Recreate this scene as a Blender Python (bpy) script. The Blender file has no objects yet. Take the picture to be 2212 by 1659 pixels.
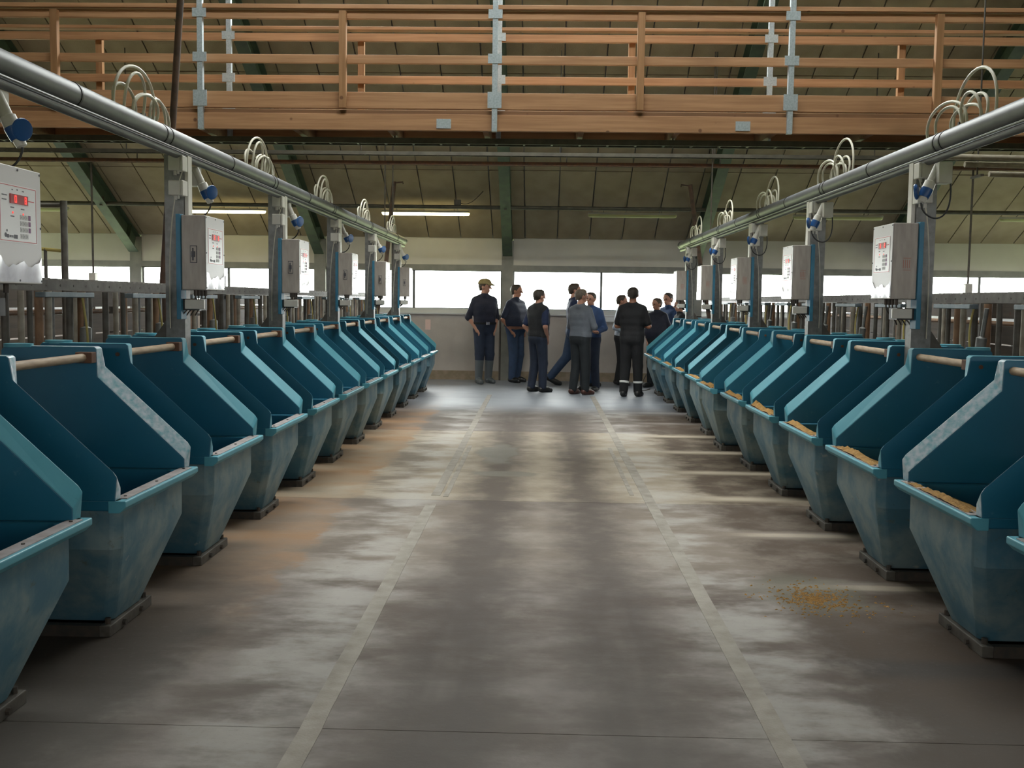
import bpy, bmesh, math, random
import numpy as np
from mathutils import Vector, Matrix
PI = math.pi
SC = bpy.context.scene
C = SC.collection

# ------------------------------------------------------------------ camera
F_PX, YAW, PITCH, ROLL, CAM_H = 2236.0, 0.0261, -0.0803, 0.0131, 1.5
cd = bpy.data.cameras.new('camera'); cam = bpy.data.objects.new('camera', cd); C.objects.link(cam)
cd.sensor_width = 36.0; cd.lens = 36.0*F_PX/2212.0; cd.clip_start = 0.05; cd.clip_end = 300
cy_, sy_ = math.cos(YAW), math.sin(YAW)
_r = Vector((cy_, sy_, 0)); _f = Vector((-sy_*math.cos(PITCH), cy_*math.cos(PITCH), math.sin(PITCH))); _u = _r.cross(_f)
_r2 = _r*math.cos(ROLL) + _u*math.sin(ROLL); _u2 = _u*math.cos(ROLL) - _r*math.sin(ROLL)
m = Matrix((_r2, _u2, -_f)).transposed().to_4x4(); m.translation = (0, 0, CAM_H); cam.matrix_world = m
SC.camera = cam
# ------------------------------------------------------------------ sky and exposure
w = bpy.data.worlds.new('world'); SC.world = w; w.use_nodes = True
bg = w.node_tree.nodes['Background']; bg.inputs[0].default_value = (1.0, 1.0, 0.985, 1); bg.inputs[1].default_value = 21.0
SC.view_settings.view_transform = 'Standard'; SC.view_settings.look = 'None'
SC.view_settings.exposure = 0.0; SC.view_settings.gamma = 1.0; SC.view_settings.use_curve_mapping = False

# building: aisle runs along +Y, back wall at YB, ridge above YR
YB, YF, YR, ZE, SL, XW = 19.5, -3.5, 8.0, 2.62, 0.53, 12.0
ZR = ZE + SL*(YB-YR)
def roof_z(y): return ZE + SL*((YB-y) if y > YR else (y-YF)*(YB-YR)/(YR-YF))
RG, RX = 0.75, 4.2     # unseen ridge panel half width and length, kept to the aisle to shape its light
RLX, RL0, RL1 = 3.3, 12.3, 13.7   # unseen clear roof panel added beyond the gallery to light the far bins
YS = 12.5              # the end walls are open only beyond this point

def portal(name, loc, rot, sx, sy):
    l = bpy.data.lights.new(name, 'AREA'); l.shape = 'RECTANGLE'; l.size = sx; l.size_y = sy
    l.cycles.is_portal = True
    o = bpy.data.objects.new(name, l); C.objects.link(o); o.location = loc; o.rotation_euler = rot
portal('portal_back', (0, YB+0.3, 1.7), (-PI/2, 0, 0), 2*XW, 0.75)
portal('portal_front', (0, YF-0.3, 1.93), (PI/2, 0, 0), 2*XW, 0.3)
portal('portal_right', (XW+0.3, (YS+YB)/2, 1.8), (0, PI/2, 0), .8, YB-YS)
portal('portal_left', (-XW-0.3, (YS+YB)/2, 1.8), (0, -PI/2, 0), .8, YB-YS)
portal('portal_ridge', (0, YR, ZR+0.25), (0, 0, 0), 2*RX, 2*RG)

portal('portal_added_rooflight', (0, (RL0+RL1)/2, roof_z((RL0+RL1)/2)+.35), (-math.atan(SL), 0, 0), 2*RLX, 1.5)

# ------------------------------------------------------------------ materials
def mat(name, col, rough=0.6, col2=None, scale=8.0, amt=1.0, bump=0.0, bscale=60.0, metal=0.0, stretch=None, spec=0.5, lo=.35, hi=.7, emit=None, estr=0.0, detail=4.0):
    m = bpy.data.materials.new(name); m.use_nodes = True
    nt = m.node_tree; b = nt.nodes['Principled BSDF']
    b.inputs['Base Color'].default_value = (*col, 1); b.inputs['Roughness'].default_value = rough
    b.inputs['Metallic'].default_value = metal; b.inputs['Specular IOR Level'].default_value = spec
    if emit: b.inputs['Emission Color'].default_value = (*emit, 1); b.inputs['Emission Strength'].default_value = estr
    if col2 or bump:
        tc = nt.nodes.new('ShaderNodeTexCoord'); mp = nt.nodes.new('ShaderNodeMapping')
        nt.links.new(tc.outputs['Object'], mp.inputs[0])
        if stretch: mp.inputs['Scale'].default_value = stretch
    if col2:
        n = nt.nodes.new('ShaderNodeTexNoise'); n.inputs['Scale'].default_value = scale; n.inputs['Detail'].default_value = detail
        nt.links.new(mp.outputs[0], n.inputs['Vector'])
        r = nt.nodes.new('ShaderNodeValToRGB'); r.color_ramp.elements[0].position = lo; r.color_ramp.elements[1].position = hi
        r.color_ramp.elements[0].color = (*col, 1); r.color_ramp.elements[1].color = (*[a+(c-a)*amt for a, c in zip(col, col2)], 1)
        nt.links.new(n.outputs['Fac'], r.inputs[0]); nt.links.new(r.outputs[0], b.inputs['Base Color'])
    if bump:
        n2 = nt.nodes.new('ShaderNodeTexNoise'); n2.inputs['Scale'].default_value = bscale
        nt.links.new(mp.outputs[0], n2.inputs['Vector'])
        bp = nt.nodes.new('ShaderNodeBump'); bp.inputs['Strength'].default_value = bump; bp.inputs['Distance'].default_value = 0.01
        nt.links.new(n2.outputs['Fac'], bp.inputs['Height']); nt.links.new(bp.outputs[0], b.inputs['Normal'])
    return m

class NT:
    """small helper to write node graphs"""
    def __init__(s, m): s.t = m.node_tree; s.n = s.t.nodes; s.l = s.t.links
    def new(s, typ, **kw):
        x = s.n.new(typ)
        for k, v in kw.items(): setattr(x, k, v)
        return x
    def put(s, node, i, v):
        if hasattr(v, 'is_output'): s.l.new(v, node.inputs[i])
        else: node.inputs[i].default_value = v
    def math(s, op, a, b=0.0, c=0.0, clamp=False):
        x = s.new('ShaderNodeMath', operation=op); x.use_clamp = clamp
        s.put(x, 0, a); s.put(x, 1, b); s.put(x, 2, c); return x.outputs[0]
    def noise(s, vec, scale, detail=4, rough=.5):
        x = s.new('ShaderNodeTexNoise'); s.put(x, 'Vector', vec); x.inputs['Scale'].default_value = scale
        x.inputs['Detail'].default_value = detail; x.inputs['Roughness'].default_value = rough; return x.outputs['Fac']
    def ramp(s, f, a, b):
        x = s.new('ShaderNodeMapRange', interpolation_type='SMOOTHSTEP'); s.put(x, 0, f); s.put(x, 1, a); s.put(x, 2, b); return x.outputs[0]
    def mix(s, f, a, b):
        x = s.new('ShaderNodeMix', data_type='RGBA'); s.put(x, 0, f)
        s.put(x, 6, a if hasattr(a, 'is_output') else (*a, 1)); s.put(x, 7, b if hasattr(b, 'is_output') else (*b, 1)); return x.outputs[2]
    def band(s, x, c, hw, soft):   # 1 inside |x-c|<hw
        d = s.math('ABSOLUTE', s.math('SUBTRACT', x, c)); return s.ramp(d, hw+soft, hw-soft*.5)

def floor_material():
    m = bpy.data.materials.new('concrete_floor'); m.use_nodes = True; g = NT(m); b = g.n['Principled BSDF']
    tc = g.new('ShaderNodeNewGeometry'); P = tc.outputs['Position']
    sp = g.new('ShaderNodeSeparateXYZ'); g.l.new(P, sp.inputs[0]); X, Y = sp.outputs[0], sp.outputs[1]
    big = g.noise(P, 0.9, 5, .6); mid = g.noise(P, 3.2, 6, .65); fine = g.noise(P, 40, 5, .7)
    mp = g.new('ShaderNodeMapping'); g.l.new(P, mp.inputs[0]); mp.inputs['Scale'].default_value = (0.9, 5.0, 1)
    streak = g.noise(mp.outputs[0], 1.6, 5, .65)
    mp2 = g.new('ShaderNodeMapping'); g.l.new(P, mp2.inputs[0]); mp2.inputs['Scale'].default_value = (3.0, 0.35, 1)
    track = g.noise(mp2.outputs[0], 1.0, 3, .5)
    mp3_ = g.new('ShaderNodeMapping'); g.l.new(P, mp3_.inputs[0]); mp3_.inputs['Scale'].default_value = (1.3, 2.4, 1); mp3 = mp3_.outputs[0]
    wob = g.math('MULTIPLY', g.math('SUBTRACT', mid, .5), .5); Xw = g.math('ADD', X, wob)
    def seg(a, b, soft): return g.math('MULTIPLY', g.ramp(Yw, a-soft, a+soft), g.ramp(Yw, b+soft, b-soft))
    Yw = g.math('ADD', Y, g.math('MULTIPLY', wob, .15))
    blo = g.noise(mp3, 1.0, 6, .62)
    col = g.mix(g.ramp(blo, .34, .66), (.112, .086, .070), (.222, .193, .172))
    col = g.mix(g.math('MULTIPLY', seg(7.67, 11.83, .03), g.math('ADD', .35, g.math('MULTIPLY', blo, .5))), col, (.40, .335, .245))
    col = g.mix(g.math('MULTIPLY', seg(5.6, 7.6, .5), .35), col, (.34, .285, .225))
    col = g.mix(g.math('MULTIPLY', seg(11.83, 14.4, .1), .5), col, (.155, .132, .115))
    col = g.mix(g.math('MULTIPLY', g.ramp(mid, .52, .72), .22), col, (.33, .30, .275))
    col = g.mix(g.math('MULTIPLY', g.ramp(streak, .58, .75), .22), col, (.40, .375, .35))
    # dark wheel tracks along the aisle
    tr = g.math('MAXIMUM', g.band(Xw, -.33, .14, .26), g.band(Xw, .36, .12, .26))
    col = g.mix(g.math('MULTIPLY', tr, g.math('MULTIPLY', g.ramp(track, .15, .45), .85)), col, (.066, .050, .042))
    # light worn patches near the pale strips
    lt = g.math('MAXIMUM', g.band(Xw, -.96, .14, .25), g.band(Xw, .98, .14, .25))
    col = g.mix(g.math('MULTIPLY', lt, g.math('MULTIPLY', g.ramp(blo, .38, .60), .62)), col, (.42, .40, .375))
    # rusty brown feed dust along the bins with the clean lips
    dk = g.band(Xw, -1.20, .14, .14)
    col = g.mix(g.math('MULTIPLY', dk, g.math('MULTIPLY', g.ramp(blo, .62, .4), .55)), col, (.10, .078, .062))
    du = g.math('MULTIPLY', g.ramp(Xw, -1.32, -1.42), g.ramp(big, .25, .55))
    du = g.math('MULTIPLY', du, g.ramp(Y, 3.8, 5.8))
    du = g.math('MULTIPLY', du, g.math('ADD', .35, g.math('MULTIPLY', g.ramp(blo, .35, .65), .65)))
    col = g.mix(g.math('MULTIPLY', du, .8), col, (.26, .138, .060))
    col = g.mix(g.math('MULTIPLY', g.ramp(Xw, -1.3, -1.6), g.math('MULTIPLY', g.ramp(Y, 6.6, 4.2), .92)), col, (.046, .037, .029))  # near corner darkened, light falloff painted into the colour
    col = g.mix(g.math('MULTIPLY', g.ramp(g.math('ADD', Xw, g.math('MULTIPLY', wob, .5)), 1.15, 1.45), g.math('MULTIPLY', g.ramp(Y, 5.3, 4.2), .92)), col, (.036, .028, .023))  # other near corner: damp and light falloff painted dark
    # brown feed spill by the other row, with shade between gap stripes painted in
    ph = g.math('ABSOLUTE', g.math('SUBTRACT', g.math('FRACT', g.math('DIVIDE', g.math('ADD', Y, g.math('MULTIPLY', wob, .12)), 1.2308)), .43))
    spill_shade = g.math('MULTIPLY', g.ramp(ph, .03, .13), g.ramp(Xw, 1.10, 1.45))
    spill_shade = g.math('MULTIPLY', spill_shade, g.math('ADD', .55, g.math('MULTIPLY', g.ramp(mid, .3, .6), .4)))
    col = g.mix(spill_shade, col, (.070, .048, .033))
    gap_light = g.math('MULTIPLY', g.ramp(ph, .055, .02), g.math('MULTIPLY', g.ramp(Xw, 1.15, 1.5), seg(4.9, 12.5, .4)))  # bright stripes painted where light falls through the gaps between bins
    col = g.mix(g.math('MULTIPLY', gap_light, .6), col, (.42, .36, .28))
    # damp patches in the aisle
    def blot(cx, cy, rx, ry, soft=.35):
        dx = g.math('DIVIDE', g.math('SUBTRACT', Xw, cx), rx); dy = g.math('DIVIDE', g.math('SUBTRACT', Y, cy), ry)
        d = g.math('ADD', g.math('MULTIPLY', dx, dx), g.math('MULTIPLY', dy, dy)); return g.ramp(d, 1+soft, 1-soft)
    wet = g.math('MAXIMUM', blot(-.39, 10.1, .20, .65), g.math('MAXIMUM', blot(-.28, 8.9, .30, .14), blot(1.42, 5.35, .25, .35, .8)))
    wet = g.math('MULTIPLY', wet, .7)
    col = g.mix(wet, col, (.10, .09, .06))
    # window light reflected near the back wall, painted in blue-grey
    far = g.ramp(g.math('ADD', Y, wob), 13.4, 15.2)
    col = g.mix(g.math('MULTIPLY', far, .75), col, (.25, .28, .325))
    near = g.ramp(Y, 4.6, 3.3)
    col = g.mix(g.math('MULTIPLY', near, .22), col, (.185, .178, .170))
    col = g.mix(g.math('MULTIPLY', g.ramp(fine, .55, .75), .35), col, (.13, .11, .095))
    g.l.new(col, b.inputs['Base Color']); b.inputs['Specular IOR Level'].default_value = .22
    ro = g.math('SUBTRACT', .68, g.math('ADD', g.math('MULTIPLY', far, .28), g.math('MULTIPLY', wet, .3)))
    g.l.new(g.math('ADD', ro, g.math('MULTIPLY', mid, .1)), b.inputs['Roughness'])
    bp = g.new('ShaderNodeBump'); bp.inputs['Strength'].default_value = .25; bp.inputs['Distance'].default_value = .004
    g.l.new(g.math('ADD', fine, streak), bp.inputs['Height']); g.l.new(bp.outputs[0], b.inputs['Normal'])
    return m

def bin_material(name, dirty, base=((.010, .108, .182), (.016, .140, .222))):
    """blue moulded polyethylene with dust and mould in irregular patches"""
    m = bpy.data.materials.new(name); m.use_nodes = True; g = NT(m); b = g.n['Principled BSDF']
    tc = g.new('ShaderNodeTexCoord'); P = tc.outputs['Object']
    oi = g.new('ShaderNodeObjectInfo'); va = g.new('ShaderNodeVectorMath', operation='ADD'); g.l.new(P, va.inputs[0])
    sc = g.new('ShaderNodeVectorMath', operation='SCALE'); g.l.new(oi.outputs['Location'], sc.inputs[0]); sc.inputs['Scale'].default_value = 3.7
    g.l.new(sc.outputs[0], va.inputs[1]); Q = va.outputs[0]
    n1 = g.noise(Q, 3.5, 5, .6); n2 = g.noise(Q, 16, 6, .7); n3 = g.noise(Q, 70, 4, .6)
    col = g.mix(n1, *base)
    dust = g.ramp(n1, .36, .66)
    if dirty:
        col = g.mix(g.math('ADD', .18, g.math('MULTIPLY', dust, .55)), col, (.28, .335, .315))
        col = g.mix(g.math('MULTIPLY', g.ramp(n2, .60, .72), .5), col, (.10, .095, .05))
        col = g.mix(g.math('MULTIPLY', g.ramp(g.noise(Q, 9, 4, .6), .68, .74), .5), col, (.45, .43, .38))
    else:
        col = g.mix(g.math('MULTIPLY', g.ramp(n2, .62, .74), .22), col, (.16, .28, .32))
    col = g.mix(g.math('MULTIPLY', g.ramp(n3, .66, .76), .5), col, (.02, .05, .06))
    g.l.new(col, b.inputs['Base Color'])
    g.l.new(g.math('ADD', .34 if not dirty else .5, g.math('MULTIPLY', n2, .22)), b.inputs['Roughness'])
    b.inputs['Specular IOR Level'].default_value = .45
    return m

def wood_material(name, a, b2, axis):
    m = bpy.data.materials.new(name); m.use_nodes = True; g = NT(m); b = g.n['Principled BSDF']
    tc = g.new('ShaderNodeTexCoord'); oi = g.new('ShaderNodeObjectInfo')
    va = g.new('ShaderNodeVectorMath', operation='ADD'); g.l.new(tc.outputs['Object'], va.inputs[0]); g.l.new(oi.outputs['Location'], va.inputs[1])
    mp = g.new('ShaderNodeMapping'); g.l.new(va.outputs[0], mp.inputs[0]); mp.inputs['Scale'].default_value = axis
    n = g.noise(mp.outputs[0], 9, 6, .6); n2 = g.noise(va.outputs[0], 1.1, 3)
    col = g.mix(g.ramp(n, .3, .7), a, b2)
    col = g.mix(g.math('MULTIPLY', g.ramp(n2, .5, .72), .4), col, tuple(c*.55 for c in a))
    v = g.new('ShaderNodeTexVoronoi'); v.inputs['Scale'].default_value = 3.3; g.l.new(va.outputs[0], v.inputs['Vector'])
    col = g.mix(g.math('MULTIPLY', g.ramp(v.outputs['Distance'], .085, .04), .75), col, (.10, .035, .015))
    g.l.new(col, b.inputs['Base Color']); b.inputs['Roughness'].default_value = .65
    return m

def glass_material():
    m = bpy.data.materials.new('clear_sheet'); m.use_nodes = True; g = NT(m)
    out = g.n['Material Output']; g.n.remove(g.n['Principled BSDF'])
    t = g.new('ShaderNodeBsdfTransparent'); t.inputs[0].default_value = (.92, .96, .94, 1)
    gl = g.new('ShaderNodeBsdfGlossy'); gl.inputs['Roughness'].default_value = .15
    fr = g.new('ShaderNodeFresnel'); fr.inputs[0].default_value = 1.35
    mx = g.new('ShaderNodeMixShader'); g.l.new(fr.outputs[0], mx.inputs[0]); g.l.new(t.outputs[0], mx.inputs[1]); g.l.new(gl.outputs[0], mx.inputs[2])
    g.l.new(mx.outputs[0], out.inputs[0]); return m

M = {}
M['floor'] = floor_material()
M['strip'] = mat('pale_screed', (.315, .285, .245), .8, (.215, .19, .16), 9, 1, .3, 120)
M['bin'] = bin_material('blue_polyethylene', False)
M['bin_dirty'] = bin_material('dusty_blue_polyethylene', True)
M['bin_edge_lit'] = bin_material('lit_scuffed_blue_polyethylene', False, ((.062, .280, .360), (.105, .355, .435)))  # scuffed edges, with skylight brightness painted into a lighter blue
M['bin_scuff'] = mat('whitish_scuffed_plastic', (.52, .58, .63), .33, (.17, .38, .45), 34, lo=.36, hi=.68, detail=8)
M['lipstrip'] = mat('worn_steel_strip', (.42, .39, .40), .45, (.30, .25, .23), 18, metal=.3)
M['bar'] = mat('wooden_bar', (.40, .30, .20), .6, (.27, .19, .12), 12, stretch=(6, 1, 6))
M['rust'] = mat('rusty_steel', (.16, .075, .04), .75, (.08, .05, .04), 20, metal=.2)
M['rustpole'] = mat('rust_brown_pole', (.13, .075, .05), .7, (.055, .038, .03), 10, metal=.2)
M['galv'] = mat('galvanised_steel', (.22, .222, .212), .5, (.15, .15, .14), 26, metal=.4)
M['zinc'] = mat('new_galvanised_steel', (.48, .54, .57), .5, (.36, .42, .45), 60, metal=.3, detail=2)
M['galvold'] = mat('dull_galvanised_steel', (.125, .115, .098), .6, (.072, .062, .05), 14, metal=.2)
M['pale'] = mat('pale_plastic_tube', (.40, .355, .28), .55, (.26, .22, .17), 16)
M['browntube'] = mat('brown_stained_tube', (.28, .16, .085), .6, (.16, .09, .05), 14)
M['darkiron'] = mat('dark_iron', (.045, .042, .036), .6, (.08, .06, .045), 20, metal=.2)
M['bluegrey'] = mat('blue_grey_steel', (.11, .145, .165), .5, (.16, .19, .20), 20, metal=.3)
M['greypipe'] = mat('grey_pvc', (.098, .102, .110), .48, (.078, .081, .086), 9)
M['trayiron'] = mat('grimy_tray_steel', (.085, .08, .058), .6, (.055, .05, .038), 10, metal=.2)
M['black'] = mat('black_rubber', (.012, .012, .012), .5)
M['cable'] = mat('cream_cable', (.60, .57, .47), .45)
M['yellowhose'] = mat('yellow_hose', (.42, .34, .10), .5)
M['white'] = mat('white_plastic', (.55, .54, .49), .4, (.48, .46, .40), 10)
M['case'] = mat('dusty_grey_case', (.385, .345, .305), .55, (.30, .265, .23), 12, stretch=(3, 3, .6))
M['panel'] = mat('control_panel_foil', (.62, .62, .60), .35)
M['facia'] = mat('light_grey_facia', (.50, .49, .47), .4)
M['film'] = mat('shiny_peeling_film', (.72, .73, .78), .12, (.60, .60, .66), 30)
M['red'] = mat('red_print', (.42, .03, .03), .5)
M['redfaint'] = mat('faded_red_print', (.36, .17, .13), .6)
M['digit'] = mat('red_led', (.5, .01, .01), .4, emit=(1, .03, .02), estr=1.6)
M['display'] = mat('dark_red_display', (.14, .004, .006), .25, emit=(.5, .0, .0), estr=.12)
M['key'] = mat('grey_key', (.40, .40, .38), .5)
M['purple'] = mat('purple_key', (.12, .01, .10), .5)
M['ink'] = mat('dark_print', (.06, .06, .07), .6)
M['bluepaint'] = mat('blue_painted_board', (.022, .135, .23), .5, (.03, .19, .29), 10)
M['blueplug'] = mat('blue_socket', (.012, .075, .24), .35)
M['wood'] = wood_material('pine_board', (.35, .175, .082), (.48, .265, .135), (.12, 3, 3))
M['woodpost'] = wood_material('pine_post', (.29, .145, .06), (.38, .20, .09), (3, 3, .12))
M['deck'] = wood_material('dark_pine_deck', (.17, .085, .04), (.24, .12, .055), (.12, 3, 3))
M['plank'] = wood_material('dark_stable_plank', (.045, .033, .024), (.085, .06, .04), (3, .12, 3))
M['roofboard'] = mat('wood_wool_board', (.39, .325, .215), .95, (.30, .245, .155), 2.2, bump=.6, bscale=160)
M['roofsheet'] = mat('grey_roof_sheet', (.30, .30, .28), .8)
M['green'] = mat('green_painted_steel', (.075, .115, .07), .5, (.05, .075, .05), 6)
M['wallwhite'] = mat('cream_wall_panel', (.56, .54, .47), .6, (.50, .48, .42), 2)
M['wallgrey'] = mat('grey_rendered_wall', (.40, .36, .325), .75, (.33, .30, .27), 2.5, bump=.15)
M['walldirt'] = mat('dirty_wall_foot', (.20, .155, .10), .85, (.28, .22, .16), 9)
M['trim'] = mat('grey_trim', (.23, .23, .20), .6, (.17, .17, .15), 5)
M['sill'] = mat('pale_sill', (.50, .52, .52), .4)
M['frame'] = mat('dark_window_frame', (.10, .105, .10), .5)
M['glass'] = glass_material()
M['ground'] = mat('outdoor_grass', (.20, .26, .10), .9, (.28, .30, .15), 1)
M['lampoff'] = mat('unlit_diffuser', (.45, .47, .22), .35)
M['lampbody'] = mat('lamp_body', (.50, .49, .45), .5)
M['lampon'] = mat('lit_diffuser', (.8, .75, .5), .4, emit=(1, .86, .42), estr=16)
M['feed'] = mat('golden_feed', (.46, .26, .075), .9, (.30, .155, .04), 70, bump=1.0, bscale=220)
M['paper'] = mat('pink_paper', (.62, .45, .40), .7)
M['skin'] = mat('skin', (.42, .21, .14), .5)
M['skin2'] = mat('tanned_skin', (.36, .165, .10), .5)
def cloth(n, c, d=.7): return mat(n, c, .85, tuple(x*d for x in c), 9, bump=.3, bscale=90)
M['navy'] = cloth('navy_shirt', (.020, .022, .040)); M['navy2'] = cloth('navy_polo', (.016, .022, .045)); M['blueshirt'] = cloth('dark_blue_tshirt', (.016, .028, .075))
M['blackcloth'] = cloth('black_cloth', (.010, .010, .012)); M['vest'] = cloth('charcoal_vest', (.020, .021, .024))
M['greyknit'] = cloth('grey_knit', (.13, .145, .17), .85); M['jeans'] = cloth('blue_jeans', (.022, .045, .095)); M['darkjeans'] = cloth('dark_jeans', (.014, .022, .045))
M['darktrousers'] = cloth('dark_green_trousers', (.014, .018, .022)); M['workblue'] = cloth('blue_work_jacket', (.03, .065, .16)); M['paleshirt'] = cloth('pale_shirt', (.50, .55, .62), .85)
M['rubberboot'] = mat('grey_rubber_boot', (.075, .085, .09), .35); M['shoe'] = mat('black_shoe', (.012, .012, .012), .45); M['brownshoe'] = mat('brown_shoe', (.07, .025, .018), .45)
M['hair'] = mat('dark_hair', (.022, .016, .011), .6, (.04, .028, .018), 40); M['hairbrown'] = mat('brown_hair', (.06, .038, .022), .6, (.035, .022, .014), 40)
M['hairfair'] = mat('greying_hair', (.14, .11, .08), .6, (.08, .06, .045), 40)
M['cap'] = cloth('tan_cap', (.24, .19, .085)); M['eye'] = mat('eye', (.02, .015, .012), .2); M['lips'] = mat('lips', (.25, .08, .065), .5)
M['buckle'] = mat('buckle', (.6, .6, .6), .25, metal=.9); M['reflective'] = mat('reflective_band', (.75, .75, .72), .3)

# ------------------------------------------------------------------ geometry helpers
class MB:
    def __init__(s): s.v = []; s.f = []; s.m = []
    def add(s, v, f, mi=0):
        o = len(s.v); s.v += [tuple(p) for p in v]; s.f += [tuple(i+o for i in q) for q in f]; s.m += [mi]*len(f); return s
    def box(s, a, b, mi=0):
        (x0, y0, z0), (x1, y1, z1) = a, b
        return s.add([(x0, y0, z0), (x1, y0, z0), (x1, y1, z0), (x0, y1, z0), (x0, y0, z1), (x1, y0, z1), (x1, y1, z1), (x0, y1, z1)],
                     [(0, 3, 2, 1), (4, 5, 6, 7), (0, 1, 5, 4), (1, 2, 6, 5), (2, 3, 7, 6), (3, 0, 4, 7)], mi)
    def loft(s, rings, mi=0, cap=True, closed=True):
        n = len(rings[0]); v = [p for r in rings for p in r]; f = []
        for k in range(len(rings)-1):
            for i in range(n if closed else n-1):
                j = (i+1) % n; f.append((k*n+i, k*n+j, (k+1)*n+j, (k+1)*n+i))
        if cap: f.append(tuple(range(n-1, -1, -1))); f.append(tuple((len(rings)-1)*n+i for i in range(n)))
        return s.add(v, f, mi)
    def prism(s, pts, vec, mi=0):
        vec = Vector(vec); a = [Vector(p) for p in pts]; return s.loft([a, [p+vec for p in a]], mi)
    def tube(s, path, r, seg=10, mi=0, cap=True):
        P = [Vector(p) for p in path]; rs = r if isinstance(r, (list, tuple)) else [r]*len(P); rings = []
        prev = None
        for i, p in enumerate(P):
            d = (P[min(i+1, len(P)-1)]-P[max(i-1, 0)]).normalized()
            if prev is None: n = d.orthogonal().normalized()
            else: n = (prev-d*prev.dot(d)).normalized()
            prev = n; b = d.cross(n)
            rings.append([p+(n*math.cos(2*PI*k/seg)+b*math.sin(2*PI*k/seg))*rs[i] for k in range(seg)])
        return s.loft(rings, mi, cap)
    def mesh(s, name, mats, smooth=None):
        me = bpy.data.meshes.new(name); me.from_pydata(s.v, [], s.f)
        for q in (mats if isinstance(mats, (list, tuple)) else [mats]): me.materials.append(M[q])
        me.polygons.foreach_set('material_index', s.m)
        bm = bmesh.new(); bm.from_mesh(me); bmesh.ops.recalc_face_normals(bm, faces=bm.faces); bm.to_mesh(me); bm.free()
        if smooth:
            me.polygons.foreach_set('use_smooth', [True]*len(me.polygons)); me.set_sharp_from_angle(angle=math.radians(smooth))
        me.update(); return me
def put(name, me, parent=None, loc=(0, 0, 0), rot=(0, 0, 0), bevel=0):
    o = bpy.data.objects.new(name, me); C.objects.link(o); o.parent = parent; o.location = loc; o.rotation_euler = rot
    if bevel:
        b = o.modifiers.new('bevel', 'BEVEL'); b.width = bevel; b.segments = 2; b.limit_method = 'ANGLE'; b.angle_limit = math.radians(35)
    return o
def obj(name, mb, mats, parent=None, smooth=None, bevel=0, loc=(0, 0, 0), rot=(0, 0, 0)):
    return put(name, mb.mesh(name, mats, smooth), parent, loc, rot, bevel)
def tag(o, label, cat, group=None, kind=None):
    if label: o['label'] = label
    if cat: o['category'] = cat
    if group: o['group'] = group
    if kind: o['kind'] = kind
    return o
def thing(name, label, cat, loc=(0, 0, 0), rz=0.0, group=None):
    o = bpy.data.objects.new(name, None); C.objects.link(o); o.location = loc; o.rotation_euler = (0, 0, rz); o.empty_display_size = .1
    return tag(o, label, cat, group)
def struct(name, mb, mats, parent=None, smooth=None, label=None):
    o = obj(name, mb, mats, parent, smooth); o['kind'] = 'structure'
    if label: o['label'] = label
    return o
def copy_tree(o, parent=None):
    c = o.copy(); C.objects.link(c); c.parent = parent
    for ch in list(o.children): copy_tree(ch, c)
    return c
def B(a, b): return MB().box(a, b)
def T(path, r, seg=10): return MB().tube(path, r, seg)
def arc(c, r, a0, a1, n, ax='xz'):
    out = []
    for i in range(n+1):
        a = a0+(a1-a0)*i/n; u, v = r*math.cos(a), r*math.sin(a)
        out.append((c[0]+u, c[1], c[2]+v) if ax == 'xz' else (c[0], c[1]+u, c[2]+v) if ax == 'yz' else (c[0]+u, c[1]+v, c[2]))
    return out
def bez(p0, p1, p2, p3, n=14):
    p0, p1, p2, p3 = map(Vector, (p0, p1, p2, p3)); o = []
    for i in range(n+1):
        t = i/n; o.append(p0*(1-t)**3+p1*3*t*(1-t)**2+p2*3*t*t*(1-t)+p3*t**3)
    return o
ORD = ['first', 'second', 'third', 'fourth', 'fifth', 'sixth', 'seventh', 'eighth', 'ninth', 'tenth', 'eleventh', 'twelfth', 'thirteenth']
S = 1.2308
YC0 = 3.416      # centre of the first bin of a row
GAP = [YC0+S*(k+.5) for k in range(-1, 13)]

# ================================================================== STRUCTURE
# floor made of cast slabs with joints
fl = bpy.data.objects.new('floor', None); C.objects.link(fl); fl['kind'] = 'structure'; fl['label'] = 'stained grey concrete floor of the feeding aisle'
ys = [YF-.2, 3.493, 7.67, 11.83, 15.9, YB+.2]
for k in range(len(ys)-1):
    obj('slab', B((-XW-.2, ys[k]+.0022, -.2), (XW+.2, ys[k+1]-.0022, 0)), 'floor', fl)
obj('joint_filler', B((-XW-.2, YF-.2, -.2), (XW+.2, YB+.2, -.008)), 'black', fl)
def strip(x0, x1, y0, y1, zt=.0025):
    v = []; n = 40; rnd = random.Random(int(x0*100+y0))
    mb = MB(); R1 = []
    for i in range(n+1):
        y = y0+(y1-y0)*i/n; j = rnd.uniform(-.002, .002)
        R1.append([(x0+j, y, -.01), (x1+j+rnd.uniform(-.002, .002), y, -.01), (x1+j, y, zt), (x0+j, y, zt)])
    mb.loft(R1); return obj('pale_strip', mb, 'strip', fl)
strip(-.818, -.740, -1, 7.5); strip(-.815, -.745, 7.85, 16.4); strip(-.72, -.68, 7.8, 10.6); strip(.812, .890, -1, 16.4); strip(.72, .755, 8.0, 10.6)

# outside ground
struct('ground_outside', B((-90, -90, -.35), (90, 90, -.25)), 'ground', label='grass outside the barn')

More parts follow.
